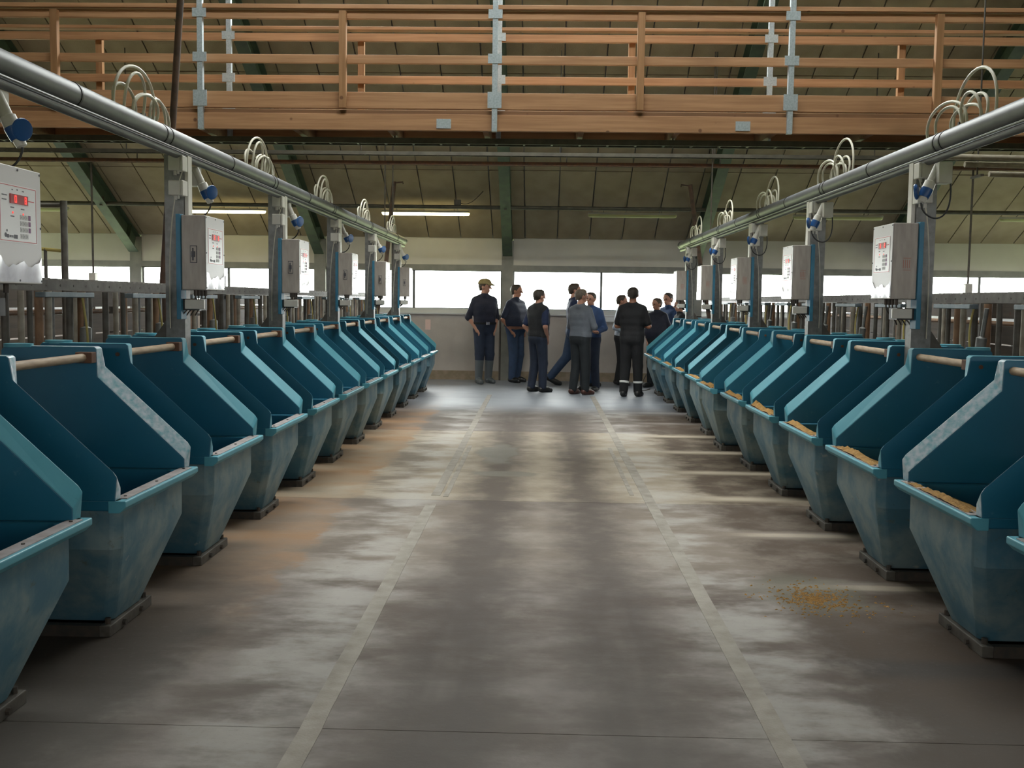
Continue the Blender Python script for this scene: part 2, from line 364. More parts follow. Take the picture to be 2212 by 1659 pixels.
# back wall: low rendered wall, sill, windows, beam, cream panels, columns
XC = [-11.15, -7.65, -4.15, -.62, 2.9, 6.4, 9.9]
wb = struct('wall_back', B((-XW, YB, 0), (XW, YB+.2, 1.24)), 'wallgrey', label='low grey rendered back wall under the windows')
for i in range(len(XC)+1):
    a = -XW if i == 0 else XC[i-1]+.1; b = XW if i == len(XC) else XC[i]-.1
    obj('upper_panel', B((a+.004, YB, 2.16), (b-.004, YB+.12, ZE+.16)), 'wallwhite', wb)
struct('baseboard_back', B((-XW, YB-.015, 0), (XW, YB, .17)), 'walldirt', label='dirt stained foot of the back wall')
struct('trim_1', B((-XW, YB-.03, 2.055), (XW, YB+.14, 2.16)), 'trim', label='grey beam running above the back windows')
struct('trim_2', MB().prism([(-XW, YB-.05, 1.23), (-XW, YB-.05, 1.255), (-XW, YB+.05, 1.345), (-XW, YB+.2, 1.345), (-XW, YB+.2, 1.23)], (2*XW, 0, 0)), 'sill', label='pale sloping sill under the back windows')
struct('wall_front', MB().box((-XW, YF-.2, 0), (XW, YF, 1.80)).box((-XW, YF-.2, 2.05), (XW, YF, ZE+.1)), 'wallgrey', label='wall behind the camera')  # unseen opening left in this wall as added fill light
for sx, nm in ((-1, 'left'), (1, 'right')):
    x0, x1 = sorted((sx*XW, sx*(XW+.15)))
    mb = MB().prism([(x0, YF, 0), (x0, YF, ZE), (x0, YR, ZR+.1), (x0, YB, ZE), (x0, YB, 2.2), (x0, YS, 2.2), (x0, YS, 1.4), (x0, YB, 1.4), (x0, YB, 0)], (x1-x0, 0, 0))
    struct('wall_'+nm, mb, 'wallgrey', label='%s end wall of the barn' % nm)
# windows: two corrugated clear sheets per bay
def corr(x0, x1, z0, z1):
    n = int((x1-x0)/.019); mb = MB(); R1 = []
    for i in range(n+1):
        x = x0+(x1-x0)*i/n; y = .008*math.sin(2*PI*x/.076); R1.append([(x, y, z0), (x, y, z1)])
    v = [p for r in R1 for p in r]; f = [(2*i, 2*i+2, 2*i+3, 2*i+1) for i in range(n)]
    return mb.add(v, f)
wn = 0
for i in range(len(XC)-1):
    a, b = XC[i]+.11, XC[i+1]-.11; wn += 1; c = (a+b)/2
    o = bpy.data.objects.new('window_%d' % wn, None); C.objects.link(o); o.location = (0, YB+.06, 0); o['kind'] = 'structure'; o['label'] = 'bright band of clear sheeting in the back wall'
    fr = MB(); fr.box((a, -.02, 1.34), (b, .02, 1.352)); fr.box((a, -.02, 2.04), (b, .02, 2.056)); fr.box((a, -.02, 1.352), (a+.02, .02, 2.04)); fr.box((b-.02, -.02, 1.352), (b, .02, 2.04))
    obj('window_frame', fr, 'frame', o)
    obj('mullion', B((c-.022, -.02, 1.352), (c+.022, .02, 2.04)), 'frame', o)
    for q0, q1 in ((a+.02, c-.022), (c+.022, b-.02)): obj('pane', corr(q0, q1, 1.352, 2.04), 'glass', o, smooth=60)
for i, x in enumerate(XC):
    tag(obj('wall_column', MB().box((x-.11, YB-.05, 0), (x+.11, YB-.012, 2.1)).box((x-.02, YB-.012, 0), (x+.02, YB+.1, 2.1)).box((x-.11, YB-.02, 1.2), (x+.11, YB+.16, 2.62)), 'trim'),
        'grey steel wall column between the windows, %s from the end of the wall' % ORD[i], 'column', 'columns of the back wall')

# roof: two slopes with an open ridge, boarded inside
ce = bpy.data.objects.new('ceiling', None); C.objects.link(ce); ce['kind'] = 'structure'; ce['label'] = 'sloping barn ceiling of buff wood-wool boards'
def slab_roof(y0, y1, z0, z1, th=.06, up=.10, x0=-XW-.2, x1=XW+.2):
    return MB().prism([(x0, y0, z0+up), (x0, y1, z1+up), (x0, y1, z1+up+th), (x0, y0, z0+up+th)], (x1-x0, 0, 0))
yo = YB+.6
for y0_, y1_, x0_, x1_ in ((yo, RL1, -XW-.2, XW+.2), (RL0, YR+RG, -XW-.2, XW+.2), (RL1, RL0, -XW-.2, -RLX), (RL1, RL0, RLX, XW+.2)):
    obj('roof_sheet', slab_roof(y0_, y1_, roof_z(y0_), roof_z(y1_), x0=x0_, x1=x1_), 'roofsheet', ce)
obj('added_rooflight', MB().add([(-RLX, RL1, roof_z(RL1)+.13), (RLX, RL1, roof_z(RL1)+.13), (RLX, RL0, roof_z(RL0)+.13), (-RLX, RL0, roof_z(RL0)+.13)], [(0, 1, 2, 3)]), 'glass', ce)
obj('roof_sheet', slab_roof(YF-.6, YR-RG, ZE-.6*SL, ZE+SL*(YR-RG-YF)), 'roofsheet', ce)
for a_, b_, mm in ((-XW-.2, -RX, 'roofsheet'), (-RX, RX, 'glass'), (RX, XW+.2, 'roofsheet')):
    obj('unseen_ridge_sheet', MB().add([(a_, YR-RG, roof_z(YR-RG)+.12), (b_, YR-RG, roof_z(YR-RG)+.12), (b_, YR, ZR+.12), (a_, YR, ZR+.12), (b_, YR+RG, roof_z(YR+RG)+.12), (a_, YR+RG, roof_z(YR+RG)+.12)], [(0, 1, 2, 3), (3, 2, 4, 5)]), mm, ce)
ca, sa = 1/math.hypot(1, SL), SL/math.hypot(1, SL); ang = math.atan(SL)
rows = [YB, 17.58, 15.45, RL1, RL0, 10.4, YR+RG]
for k in range(len(rows)-1):
    ya, yb = rows[k], rows[k+1]; L = (ya-yb)/ca
    me = B((-.2905, -L+.010, -.03), (.2905, -.010, 0)).mesh('panel', 'roofboard')
    nx = 39
    for i in range(nx):
        x = -11.4+.6*i;
        if k == 3 and abs(x) < RLX-.2: continue
        jz = random.Random(k*50+i).uniform(0, .008)
        put('panel', me, ce, (x, ya, roof_z(ya)+.06+jz), (-ang, 0, 0))
obj('ceiling_board', MB().prism([(-XW, YF, ZE+.03), (-XW, YR-RG, ZE+SL*(YR-RG-YF)+.03), (-XW, YR-RG, ZE+SL*(YR-RG-YF)+.09), (-XW, YF, ZE+.09)], (2*XW, 0, 0)), 'roofboard', ce)

# rafters (green steel I sections) along the slope
def rafter(i, x):
    t = thing('roof_rafter', 'green steel roof rafter meeting the %s wall column' % ORD[i], 'rafter', (x, YB, ZE+.03), 0, 'green roof rafters'); t.rotation_euler = (-ang, 0, 0)
    L = (YB-YR-RG)/ca
    obj('flange', B((-.09, -L, -.045), (.09, .02, -.03)), 'green', t); obj('flange', B((-.09, -L, -.345), (.09, .05, -.33)), 'green', t)
    obj('web', B((-.006, -L, -.33), (.006, .02, -.045)), 'green', t)
    obj('stiffener', B((-.085, -.42, -.33), (-.006, -.41, -.045)), 'green', t); obj('stiffener', B((.006, -.42, -.33), (.085, -.41, -.045)), 'green', t)
for i, x in enumerate(XC): rafter(i, x)

# ================================================================== FEED BINS
SPX = lambda y: None
def make_bin():
    t = bpy.data.objects.new('feed_bin', None); C.objects.link(t)
    def ring(z, xf, xb, hy, ch=.035):
        return [(xf, -hy+ch, z), (xf, hy-ch, z), (xf-ch, hy, z), (xb+ch, hy, z), (xb, hy-ch, z), (xb, -hy+ch, z), (xb+ch, -hy, z), (xf-ch, -hy, z)]
    mb = MB(); mb.loft([ring(.05, -.185, -.80, .175), ring(.085, -.172, -.82, .195), ring(.43, -.052, -.93, .40), ring(.615, -.05, -.95, .40)], cap=False)
    n = len(mb.v); mb.f.append(tuple(range(7, -1, -1))); mb.m.append(0)
    top = len(mb.v)
    mb.loft([ring(.615, -.05, -.95, .40), ring(.648, -.05, -.95, .40), ring(.648, -.085, -.91, .365), ring(.44, -.09, -.89, .362), ring(.12, -.21, -.79, .16)], 1, cap=False)
    k = len(mb.v); mb.f.append(tuple(k-8+i for i in range(8))); mb.m.append(1)
    obj('hull', mb, ['bin_dirty', 'bin'], t, smooth=25, bevel=.008)
    rm = MB()
    for s in (-1, 1):
        y0, y1 = sorted((s*.40, s*.452)); rm.box((-.955, y0, .605), (-.03, y1, .65))
    rm.box((-.99, -.452, .605), (-.95, .452, .65))
    obj('rim', rm, 'bin', t, bevel=.006)
    out = [(-.955, .64), (-.955, 1.225), (-.935, 1.247), (-.488, 1.247), (-.475, 1.238), (-.460, 1.148), (-.050, .775), (-.034, .750), (-.044, .648)]
    inn = [(-.955, .64), (-.955, 1.225), (-.935, 1.247), (-.488, 1.247), (-.478, 1.238), (-.474, 1.098), (-.060, .712), (-.046, .697), (-.046, .648)]
    for s in (-1, 1):
        mb = MB(); mb.loft([[(x, s*.455, z) for x, z in out], [(x, s*.392, z) for x, z in inn]])
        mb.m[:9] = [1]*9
        p = obj('side_panel', mb, ['bin', 'bin_edge_lit'], t, bevel=.005)
        for x, z in ((-.53, 1.19), (-.62, 1.19)): obj('bolt', T([(x, s*.45, z), (x, s*.462, z)], .011, 8), 'rust', p, smooth=40)
    for s in (-1, 1):
        y0, y1 = sorted((s*.462, s*.34))
        obj('corner_flange', MB().loft([[(-.80+.07*math.cos(a)*1.0 - .07, (y0+y1)/2+.06*math.sin(a), z) for a in [2*PI*q/14 for q in range(14)]] for z in (1.242, 1.258)]), 'bin_edge_lit', t, smooth=40)
    obj('back_panel', MB().box((-.985, -.455, .64), (-.955, .455, .86)), 'bin', t, bevel=.006)
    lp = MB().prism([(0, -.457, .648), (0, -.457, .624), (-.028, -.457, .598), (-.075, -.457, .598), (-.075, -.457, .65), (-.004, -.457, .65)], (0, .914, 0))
    obj('lip', lp, 'bin_edge_lit', t, bevel=.004)
    st = obj('lip_strip', B((-.068, -.405, .649), (-.014, .405, .6535)), 'lipstrip', t)
    sm = T([(-.04, 0, .653), (-.04, 0, .657)], .007, 8).mesh('screw', 'darkiron')
    for y in (-.36, 0, .36): put('screw', sm, st, (0, y, 0))
    obj('head_bar', T([(-.523, -.392, 1.195), (-.523, .31, 1.195), (-.523, .392, 1.195)], .0205, 14), 'bar', t, smooth=40)
    bk = MB(); bk.box((-.56, .335, 1.168), (-.478, .392, 1.222)); obj('bar_bracket', bk, 'rust', t, bevel=.004)
    bf = MB(); bf.box((-.215, -.245, .0), (-.165, .245, .05))
    obj('foot_rail', bf, 'galvold', t, bevel=.004)
    for s in (-1, 1):
        obj('foot_rail', B((-.82, s*.225-.02, 0), (-.215, s*.225+.02, .05)), 'darkiron', t)
        obj('foot_bolt', T([(-.19, s*.205, .045), (-.19, s*.205, .075)], .013, 6), 'darkiron', t); obj('foot_bolt', T([(-.15, s*.1, .025), (-.168, s*.1, .025)], .014, 6), 'darkiron', t)
    return t
proto = make_bin()
XL, XR_ = -1.704, 1.750
first = True
def feed_heap(seed, worldx, y, amount):
    rnd = random.Random(seed); nx, ny = 12, 34; v = []; f = []
    for j in range(ny+1):
        fy = -.362+.724*j/ny; e = min(1, (.362-abs(fy))/.06)
        hh = amount*(.5+.5*math.sin(fy*9+seed)*.6+rnd.uniform(-.25, .35))
        for i in range(nx+1):
            fx = -.42+(.42-.018)*i/nx
            s_ = i/nx; z = .50+.15*s_**.7+max(0, hh)*.034*math.exp(-((s_-.86)/.16)**2)*e + rnd.uniform(-.004, .004)
            if fx > -.085: z = .652+max(0, hh)*.040*e*max(0.05, 1-((fx+.07)/.06)**2)+rnd.uniform(0, .004)
            elif fx < -.33: z -= .05
            v.append((fx, fy, z))
    for j in range(ny):
        for i in range(nx):
            a = j*(nx+1)+i; f.append((a, a+1, a+nx+2, a+nx+1))
    mb = MB(); mb.add(v, f)
    o = obj('feed_heap', mb, 'feed', None, smooth=60, loc=(worldx, y, 0), rot=(0, 0, PI)); return o
for row in (0, 1):
    for k in range(12):
        t = proto if first else copy_tree(proto); first = False
        y = YC0+S*k if row == 0 else 4.6253-S+S*k
        q = ORD[11-k]
        if k == 1:     # the edges of these two bins are scuffed whitish
            for ch in t.children:
                if ch.name.startswith('side_panel'): ch.material_slots[1].link = 'OBJECT'; ch.material_slots[1].material = M['bin_scuff']
        if row == 0:
            t.location = (XL, y, 0)
            tag(t, 'blue feed bin with clean grey lip strip, %s from the back wall' % q, 'feed bin', 'blue feed bins with clean lips')
        else:
            t.location = (XR_-(.045 if k == 6 else 0), y, 0); t.rotation_euler = (0, 0, PI)
            tag(t, 'blue feed bin with feed spilled on its lip, %s from the back wall' % q, 'feed bin', 'blue feed bins with feed on the lips')
            h = feed_heap(k, t.location.x, y, [.5, .55, .8, .9, 1.3, 1.2, 1.0, .6, .7, .6, .5, .3][k])
            tag(h, 'golden loose feed in the %s lip-spilled bin counted from the back wall' % q, 'feed', 'feed in the bins', 'stuff')

# ================================================================== POSTS, CONTROL BOXES, SOCKETS
def make_post():
    t = bpy.data.objects.new('control_post', None); C.objects.link(t)   # local x=0 at post axis, aisle on +x
    p = MB(); p.box((-.06, -.05, 0), (-.055, .05, 2.375)); p.box((.055, -.05, 0), (.06, .05, 2.375)); p.box((-.055, -.05, 0), (.055, -.045, 2.375))
    obj('channel', p, 'galv', t)
    obj('standoff', B((.060, -.09, 1.58), (.088, .16, 1.94)), 'galvold', t)
    g = MB(); g.prism([(-.06, -.03, 1.36), (-.30, -.03, 1.02), (-.30, -.03, .96), (-.06, -.03, 1.05)], (0, .012, 0))
    obj('gusset', g, 'galvold', t)
    obj('base_plate', B((-.12, -.1, 0), (.12, .1, .012)), 'galvold', t)
    obj('mounting_board', B((.060, -.20, 1.36), (.088, -.10, 2.0)), 'bluepaint', t, bevel=.003)
    a = obj('reader_plate', B((.105, -.185, 1.424), (.225, -.165, 1.482)), 'white', t, bevel=.004)
    obj('reader_body', B((.088, -.165, 1.415), (.19, -.02, 1.485)), 'black', a)
    obj('conduit_rail', B((.062, -.035, 2.0), (.085, .035, 2.37)), 'white', t)
    c = MB(); c.tube(bez((.07, -.06, 2.3), (.0, -.12, 2.1), (-.02, -.1, 1.8), (-.03, -.06, 1.3)), .004, 6); obj('cable', c, 'cable', t, smooth=60)
    return t
def make_box():
    t = bpy.data.objects.new('control_box', None); C.objects.link(t)   # local origin: bottom centre of back face, aisle +x
    D, HL, HH = .148, .185, .455
    en = obj('enclosure', B((0, -HL, 0), (D, HL, HH)), 'case', t, bevel=.006)
    fc = obj('facia', B((D, -HL+.002, .003), (D+.004, HL-.002, HH-.003)), 'facia', t, bevel=.0015)
    x = D+.004
    pn = obj('panel_foil', B((x, -.145, .160), (x+.0012, .145, .382)), 'panel', t); x += .0012
    bd = MB()
    for a, b in (((-.141, .164), (.141, .1665)), ((-.141, .3755), (.141, .378)), ((-.141, .1665), (-.1385, .3755)), ((.1385, .1665), (.141, .3755))): bd.box((x, a[0], a[1]), (x+.0006, b[0], b[1]))
    obj('red_border', bd, 'red', pn)
    dp = obj('display', B((x, -.066, .309), (x+.003, .072, .346)), 'display', pn)
    dg = MB()
    def seg(y, z, s, on):
        W_, H_ = .012, .012
        S7 = {'a': ((0, 2*H_), (W_, 2*H_)), 'b': ((W_, H_), (W_, 2*H_)), 'c': ((W_, 0), (W_, H_)), 'd': ((0, 0), (W_, 0)), 'e': ((0, 0), (0, H_)), 'f': ((0, H_), (0, 2*H_)), 'g': ((0, H_), (W_, H_))}
        for k in on:
            (a0, b0), (a1, b1) = S7[k]; r = .0018; dg.box((x+.003, y+a0-r, z+b0-r), (x+.0036, y+a1+r, z+b1+r))
    seg(-.032, .3155, 1, 'abcdef'); seg(.046, .3155, 1, 'abcdefg')
    obj('digit', dg, 'digit', dp)
    kn = MB(); kp = MB(); ink = MB(); led = MB()
    for r_ in range(4):
        z = .252-.0245*r_
        for c_ in range(3): kn.box((x, .012+.021*c_, z), (x+.001, .030+.021*c_, z+.018))
        for c_ in range(3): ink.box((x+.001, .019+.021*c_, z+.005), (x+.0013, .0215+.021*c_, z+.012))
        if r_ < 3: kp.box((x, .077, z), (x+.001, .093, z+.019))
    obj('keypad', kn, 'key', pn); obj('purple_key', kp, 'purple', pn)
    for y, z, l in ((-.05, .360, .018), (-.012, .362, .014), (.03, .36, .02), (-.125, .335, .045), (-.125, .318, .04), (-.062, .292, .034), (.018, .290, .036), (-.062, .258, .034), (.018, .256, .034)):
        for q in range(int(l/.006)): ink.box((x, y+.006*q, z), (x+.0005, y+.006*q+.004, z+.0045))
    ink.box((x, -.095, .176), (x+.0005, -.078, .190)); ink.box((x, -.040, .175), (x+.0005, -.012, .190))
    for q in range(4): ink.box((x, -.074+.008*q, .178), (x+.0004, -.069+.008*q, .187))
    ink.tube([(x, -.102, .186), (x+.0006, -.102, .186)], .009, 10); ink.tube([(x, -.092, .203), (x+.0006, -.092, .203)], .005, 10)
    obj('printing', ink, 'ink', pn)
    for y, z in ((-.045, .275), (.036, .273)): led.tube([(x, y, z), (x+.001, y, z)], .0045, 8)
    rl = MB(); rl.box((x, .078, .326), (x+.0005, .125, .330)); obj('red_mark', rl, 'red', pn); obj('indicator', led, 'digit', pn)
    fm = MB(); pts = []
    for i in range(13):
        y = -HL+.006+(2*HL-.012)*i/12; pts.append((y, .055+.030*abs(math.cos(i*.5))+.025*(abs(i-6)/6)**2+.008*math.sin(i*2.1)))
    v = [(D+.0042+.003*math.sin(i*1.7)*0, y, .008) for i, (y, z) in enumerate(pts)]+[(D+.0048+.004*abs(math.sin(i*1.3)), y, z) for i, (y, z) in enumerate(pts)]
    v += [(p[0]+.0008, p[1], p[2]) for p in v]; n = 13; f = []
    for i in range(12): f += [(i, i+1, n+i+1, n+i), (2*n+i+1, 2*n+i, 3*n+i, 3*n+i+1), (n+i, n+i+1, 3*n+i+1, 3*n+i)]
    fm.add(v, f); obj('protective_film', fm, 'film', t, smooth=50)
    sm = T([(D+.004, 0, 0), (D+.0065, 0, 0)], .0045, 8).mesh('screw', 'ink')
    for y in (-.175, 0, .175):
        for z in (.014, .227, .441):
            if y or z != .227: put('screw', sm, t, (0, y, z))
    lk = obj('lock_plate', B((.055, -HL-.004, .165), (.098, -HL, .27)), 'ink', t)
    l2 = MB(); l2.box((.059, -HL-.006, .170), (.094, -HL-.004, .265)); obj('lock_face', l2, 'case', lk)
    l3 = MB(); l3.box((.066, -HL-.012, .20), (.087, -HL-.006, .235)); l3.box((.070, -HL-.010, .18), (.078, -HL-.006, .255)); obj('lock_lever', l3, 'ink', lk)
    st = MB()
    for q in range(4): st.box((.045+.012*q, HL, .185), (.0495+.012*q, HL+.0006, .235))
    st.box((.04, HL, .243), (.085, HL+.0006, .247)); st.box((.04, HL, .172), (.085, HL+.0006, .176))
    obj('red_stamp', st, 'redfaint', t)
    gm = T([(.07, 0, .0), (.07, 0, -.035)], .011, 8).mesh('cable_gland', 'darkiron')
    for y in (-.14, -.08, -.02, .05): put('cable_gland', gm, t, (0, y, 0))
    wl = MB()
    for q, y in enumerate((-.14, -.08, -.02, .05)): wl.tube(bez((.07, y, -.03), (.07, y, -.10), (.03, y+.02, -.09), (-.01, y-.02+.02*q, -.16)), .0045, 6)
    obj('wiring', wl, 'darkiron', t, smooth=60)
    return t
def make_jbox():
    t = bpy.data.objects.new('junction_box', None); C.objects.link(t)
    obj('box_body', B((0, -.045, 0), (.075, .045, .09)), 'white', t, bevel=.006)
    obj('box_lid', B((.075, -.046, -.002), (.092, .046, .092)), 'white', t, bevel=.005)
    g = MB(); g.tube([(.03, 0, 0), (.03, 0, -.025)], .011, 8); g.tube([(.055, -.02, 0), (.055, -.02, -.02)], .009, 8); obj('cable_gland', g, 'white', t, smooth=40)
    return t
def make_socket():
    t = bpy.data.objects.new('power_socket', None); C.objects.link(t)   # origin on the pipe underside
    obj('mounting_box', B((-.06, -.02, -.13), (.02, .06, -.005)), 'white', t, bevel=.006)
    d = Vector((.40, .06, -.9)).normalized(); a = Vector((.0, -.01, -.02))
    sl = obj('socket_sleeve', T([a, a+d*.10, a+d*.105, a+d*.15], [.024, .024, .032, .034], 14), 'white', t, smooth=40)
    b = a+d*.15
    obj('coupling', T([b, b+d*.035, b+d*.055], [.036, .034, .030], 16), 'blueplug', t, smooth=40)
    n = Vector((.80, -.45, -.1)).normalized(); c = b+Vector((.055, -.03, -.015))
    obj('hinged_cap', T([c-n*.012, c, c+n*.006, c+n*.008], [.040, .047, .044, .030], 18), 'blueplug', t, smooth=40)
    e = b+d*.055
    obj('plug_end', T([e, e+d*.03, e+d*.034], [.025, .022, .012], 12), 'white', t, smooth=40)
    f = e+d*.034
    obj('plug_cable', T(bez(f, f+Vector((0, .0, -.10)), Vector((-.10, .02, -.42)), Vector((-.06, .03, -.12)), 16), .005, 8), 'black', t, smooth=60)
    return t
def make_coil(seed):
    rnd = random.Random(seed); t = bpy.data.objects.new('hose_coil', None); C.objects.link(t)   # on top of the pipe, local y along pipe
    for k, (y0, y1, h, dx) in enumerate(((-.52, .02, .215, .03), (-.22, .36, .15, -.03), (-.40, -.12, .15, .05), (-.05, .24, .11, .02), (-.46, -.20, .12, -.05), (-.30, .10, .09, .04))):
        y0 += rnd.uniform(-.04, .04); y1 += rnd.uniform(-.04, .04); h *= rnd.uniform(.85, 1.2)
        obj('hose', T(bez((dx*.4, y0, -.003), (dx, y0-.03, h*1.5), (dx+rnd.uniform(-.05, .05), y1+.06, h*1.45), (dx*.3, y1, -.003), 16), .0085, 8), 'cable', t, smooth=60)
    obj('cable_tie', B((-.02, -.13, -.012), (.02, -.11, .012)), 'black', t)
    return t
PXL, PXR, PZ = -2.25, 2.33, 2.45
def pipe_run(x, y1, label, label2):
    t = thing('service_pipe', label, 'pipe', (x, 0, PZ))
    obj('main_pipe', T([(0, 1.0, 0), (0, y1, 0)], .060, 24), 'greypipe', t, smooth=40)
    s = 1 if x < 0 else -1
    obj('end_cap', T([(0, y1, 0), (0, y1+.06, 0)], .063, 24), 'greypipe', t, smooth=40)
    obj('return_pipe', T([(s*.016, 1.0, -.083), (s*.016, y1-.05, -.083)], .0255, 16), 'greypipe', t, smooth=40)
    me = T([(0, -.008, -.008), (0, .008, -.008)], .0635, 24).mesh('clamp_band', 'black', 40)
    y = 2.50
    while y < y1:
        put('clamp_band', me, t, (0, y, .008)); y += 1.2308
    y = 6.10
    while y < y1:
        put('clamp_band', me, t, (0, y, .008)); y += 2.4616
    w_ = T([(s*.048, 1.2, -.064), (s*.048, y1-.3, -.064)], .006, 6); obj('bundled_wire', w_, 'galv', t, smooth=40)
    return t
pipe_run(PXL, 16.95, 'grey plastic service pipe above the row of bins with clean lips', '')
pipe_run(PXR, 17.35, 'grey plastic service pipe above the row of bins with feed on lips', '')
pp, pb, pj, ps = make_post(), make_box(), make_jbox(), make_socket()
coils = [make_coil(3), make_coil(11)]
used = {}
def inst(p, key):
    if key in used: return copy_tree(p)
    used[key] = 1; return p
PY = [4.03+2*S*k for k in range(6)]
for row in (0, 1):
    sx = -1 if row == 0 else 1; rz = 0 if row == 0 else PI; rname = 'clean-lip' if row == 0 else 'feed-spilled'
    px = -2.283 if row == 0 else 2.345; ax = 1 if row == 0 else -1
    for k in range(6):
        if row == 1 and k == 0: continue
        y = PY[k]; q = ORD[5-k]
        t = inst(pp, 'post'); t.location = (px, y, 0); t.scale = (ax, 1, 1)
        tag(t, 'galvanised control post behind the %s bin row, %s from the back wall' % (rname, q), 'post', 'control posts')
        b = inst(pb, 'box'); b.location = (px+ax*.088, y, 1.54); b.rotation_euler = (0, 0, rz)
        tag(b, 'control box with red display over the %s bin row, %s from the back wall' % (rname, q), 'control box', 'control boxes')
        for z, wd in ((2.268, 'upper'), (2.118, 'lower')):
            j = inst(pj, 'jb'); j.location = (px+ax*(.0-.005), y-.095, z); j.rotation_euler = (0, 0, rz)
            tag(j, '%s white junction box on the %s control post of the %s row' % (wd, q, rname), 'junction box', 'junction boxes')
        s_ = inst(ps, 'sock'); s_.location = ((PXL if row == 0 else PXR), y+.26*(1 if row == 0 else -1), PZ-.105); s_.rotation_euler = (0, 0, rz)
        tag(s_, 'blue capped power socket by the %s control post of the %s row' % (q, rname), 'socket', 'blue power sockets')
        c = inst(coils[row], 'coil%d' % row); c.location = ((PXL if row == 0 else PXR), y-.52 if row == 0 else y-.45, PZ+.06); c.rotation_euler = (0, 0, 0)
        tag(c, 'loops of cream hose on the pipe near the %s control post of the %s row' % (q, rname), 'hose', 'cream hose loops')

# ================================================================== FEED BARRIERS BEHIND THE BINS
def make_gate(seed):
    rnd = random.Random(seed); t = bpy.data.objects.new('feed_gate', None); C.objects.link(t)   # local y along the row, aisle +x
    spec = [(-.50, 0, .021, 'galvold'), (-.40, .02, .018, 'pale'), (-.30, .03, .016, 'galvold'), (-.17, 0, .024, 'browntube'), (-.08, .02, .020, 'pale'), (.04, .0, .012, 'galv'), (.16, .03, .021, 'galvold'), (.27, 0, .019, 'pale'), (.36, .02, .025, 'browntube'), (.47, 0, .018, 'galvold')]
    for dy, dx, r, mm in spec:
        dy += rnd.uniform(-.03, .03); le = rnd.uniform(-.03, .03)
        obj('upright', T([(dx, dy+le, 0.0), (dx, dy, 1.52)], r, 10), mm, t, smooth=40)
    obj('lower_rail', T([(0.015, -.55, .45), (0.015, .55, .45)], .024, 10), 'galvold', t, smooth=40)
    y0 = rnd.uniform(-.45, -.3)
    obj('gate_arm', MB().prism([(.06, y0, 1.485), (.12, y0, 1.485), (.12, y0, 1.515), (.06, y0, 1.515)], (0, .62, 0)), 'bluegrey', t, bevel=.004)
    obj('cylinder', T([(.06, .30, 1.02), (.05, .33, 1.30), (.05, .335, 1.31), (.04, .36, 1.49)], [.035, .035, .014, .014], 14), 'galv', t, smooth=40)
    g = MB(); g.box((-.02, .20, 1.0), (.05, .34, 1.10)); g.prism([(-.02, .22, 1.10), (.05, .22, 1.10), (.02, .22, 1.19)], (0, .1, 0)); g.tube([(.02, .17, 1.08), (.02, .37, 1.08)], .028, 10)
    obj('hinge_block', g, 'darkiron', t, bevel=.004)
    h = MB(); h.tube(bez((.07, .24, 1.5), (.10, .22, 1.35), (.11, .26, 1.2), (.06, .30, 1.06)), .007, 8); obj('air_hose', h, 'yellowhose', t, smooth=60)
    return t
gates = [make_gate(5), make_gate(8), make_gate(21)]
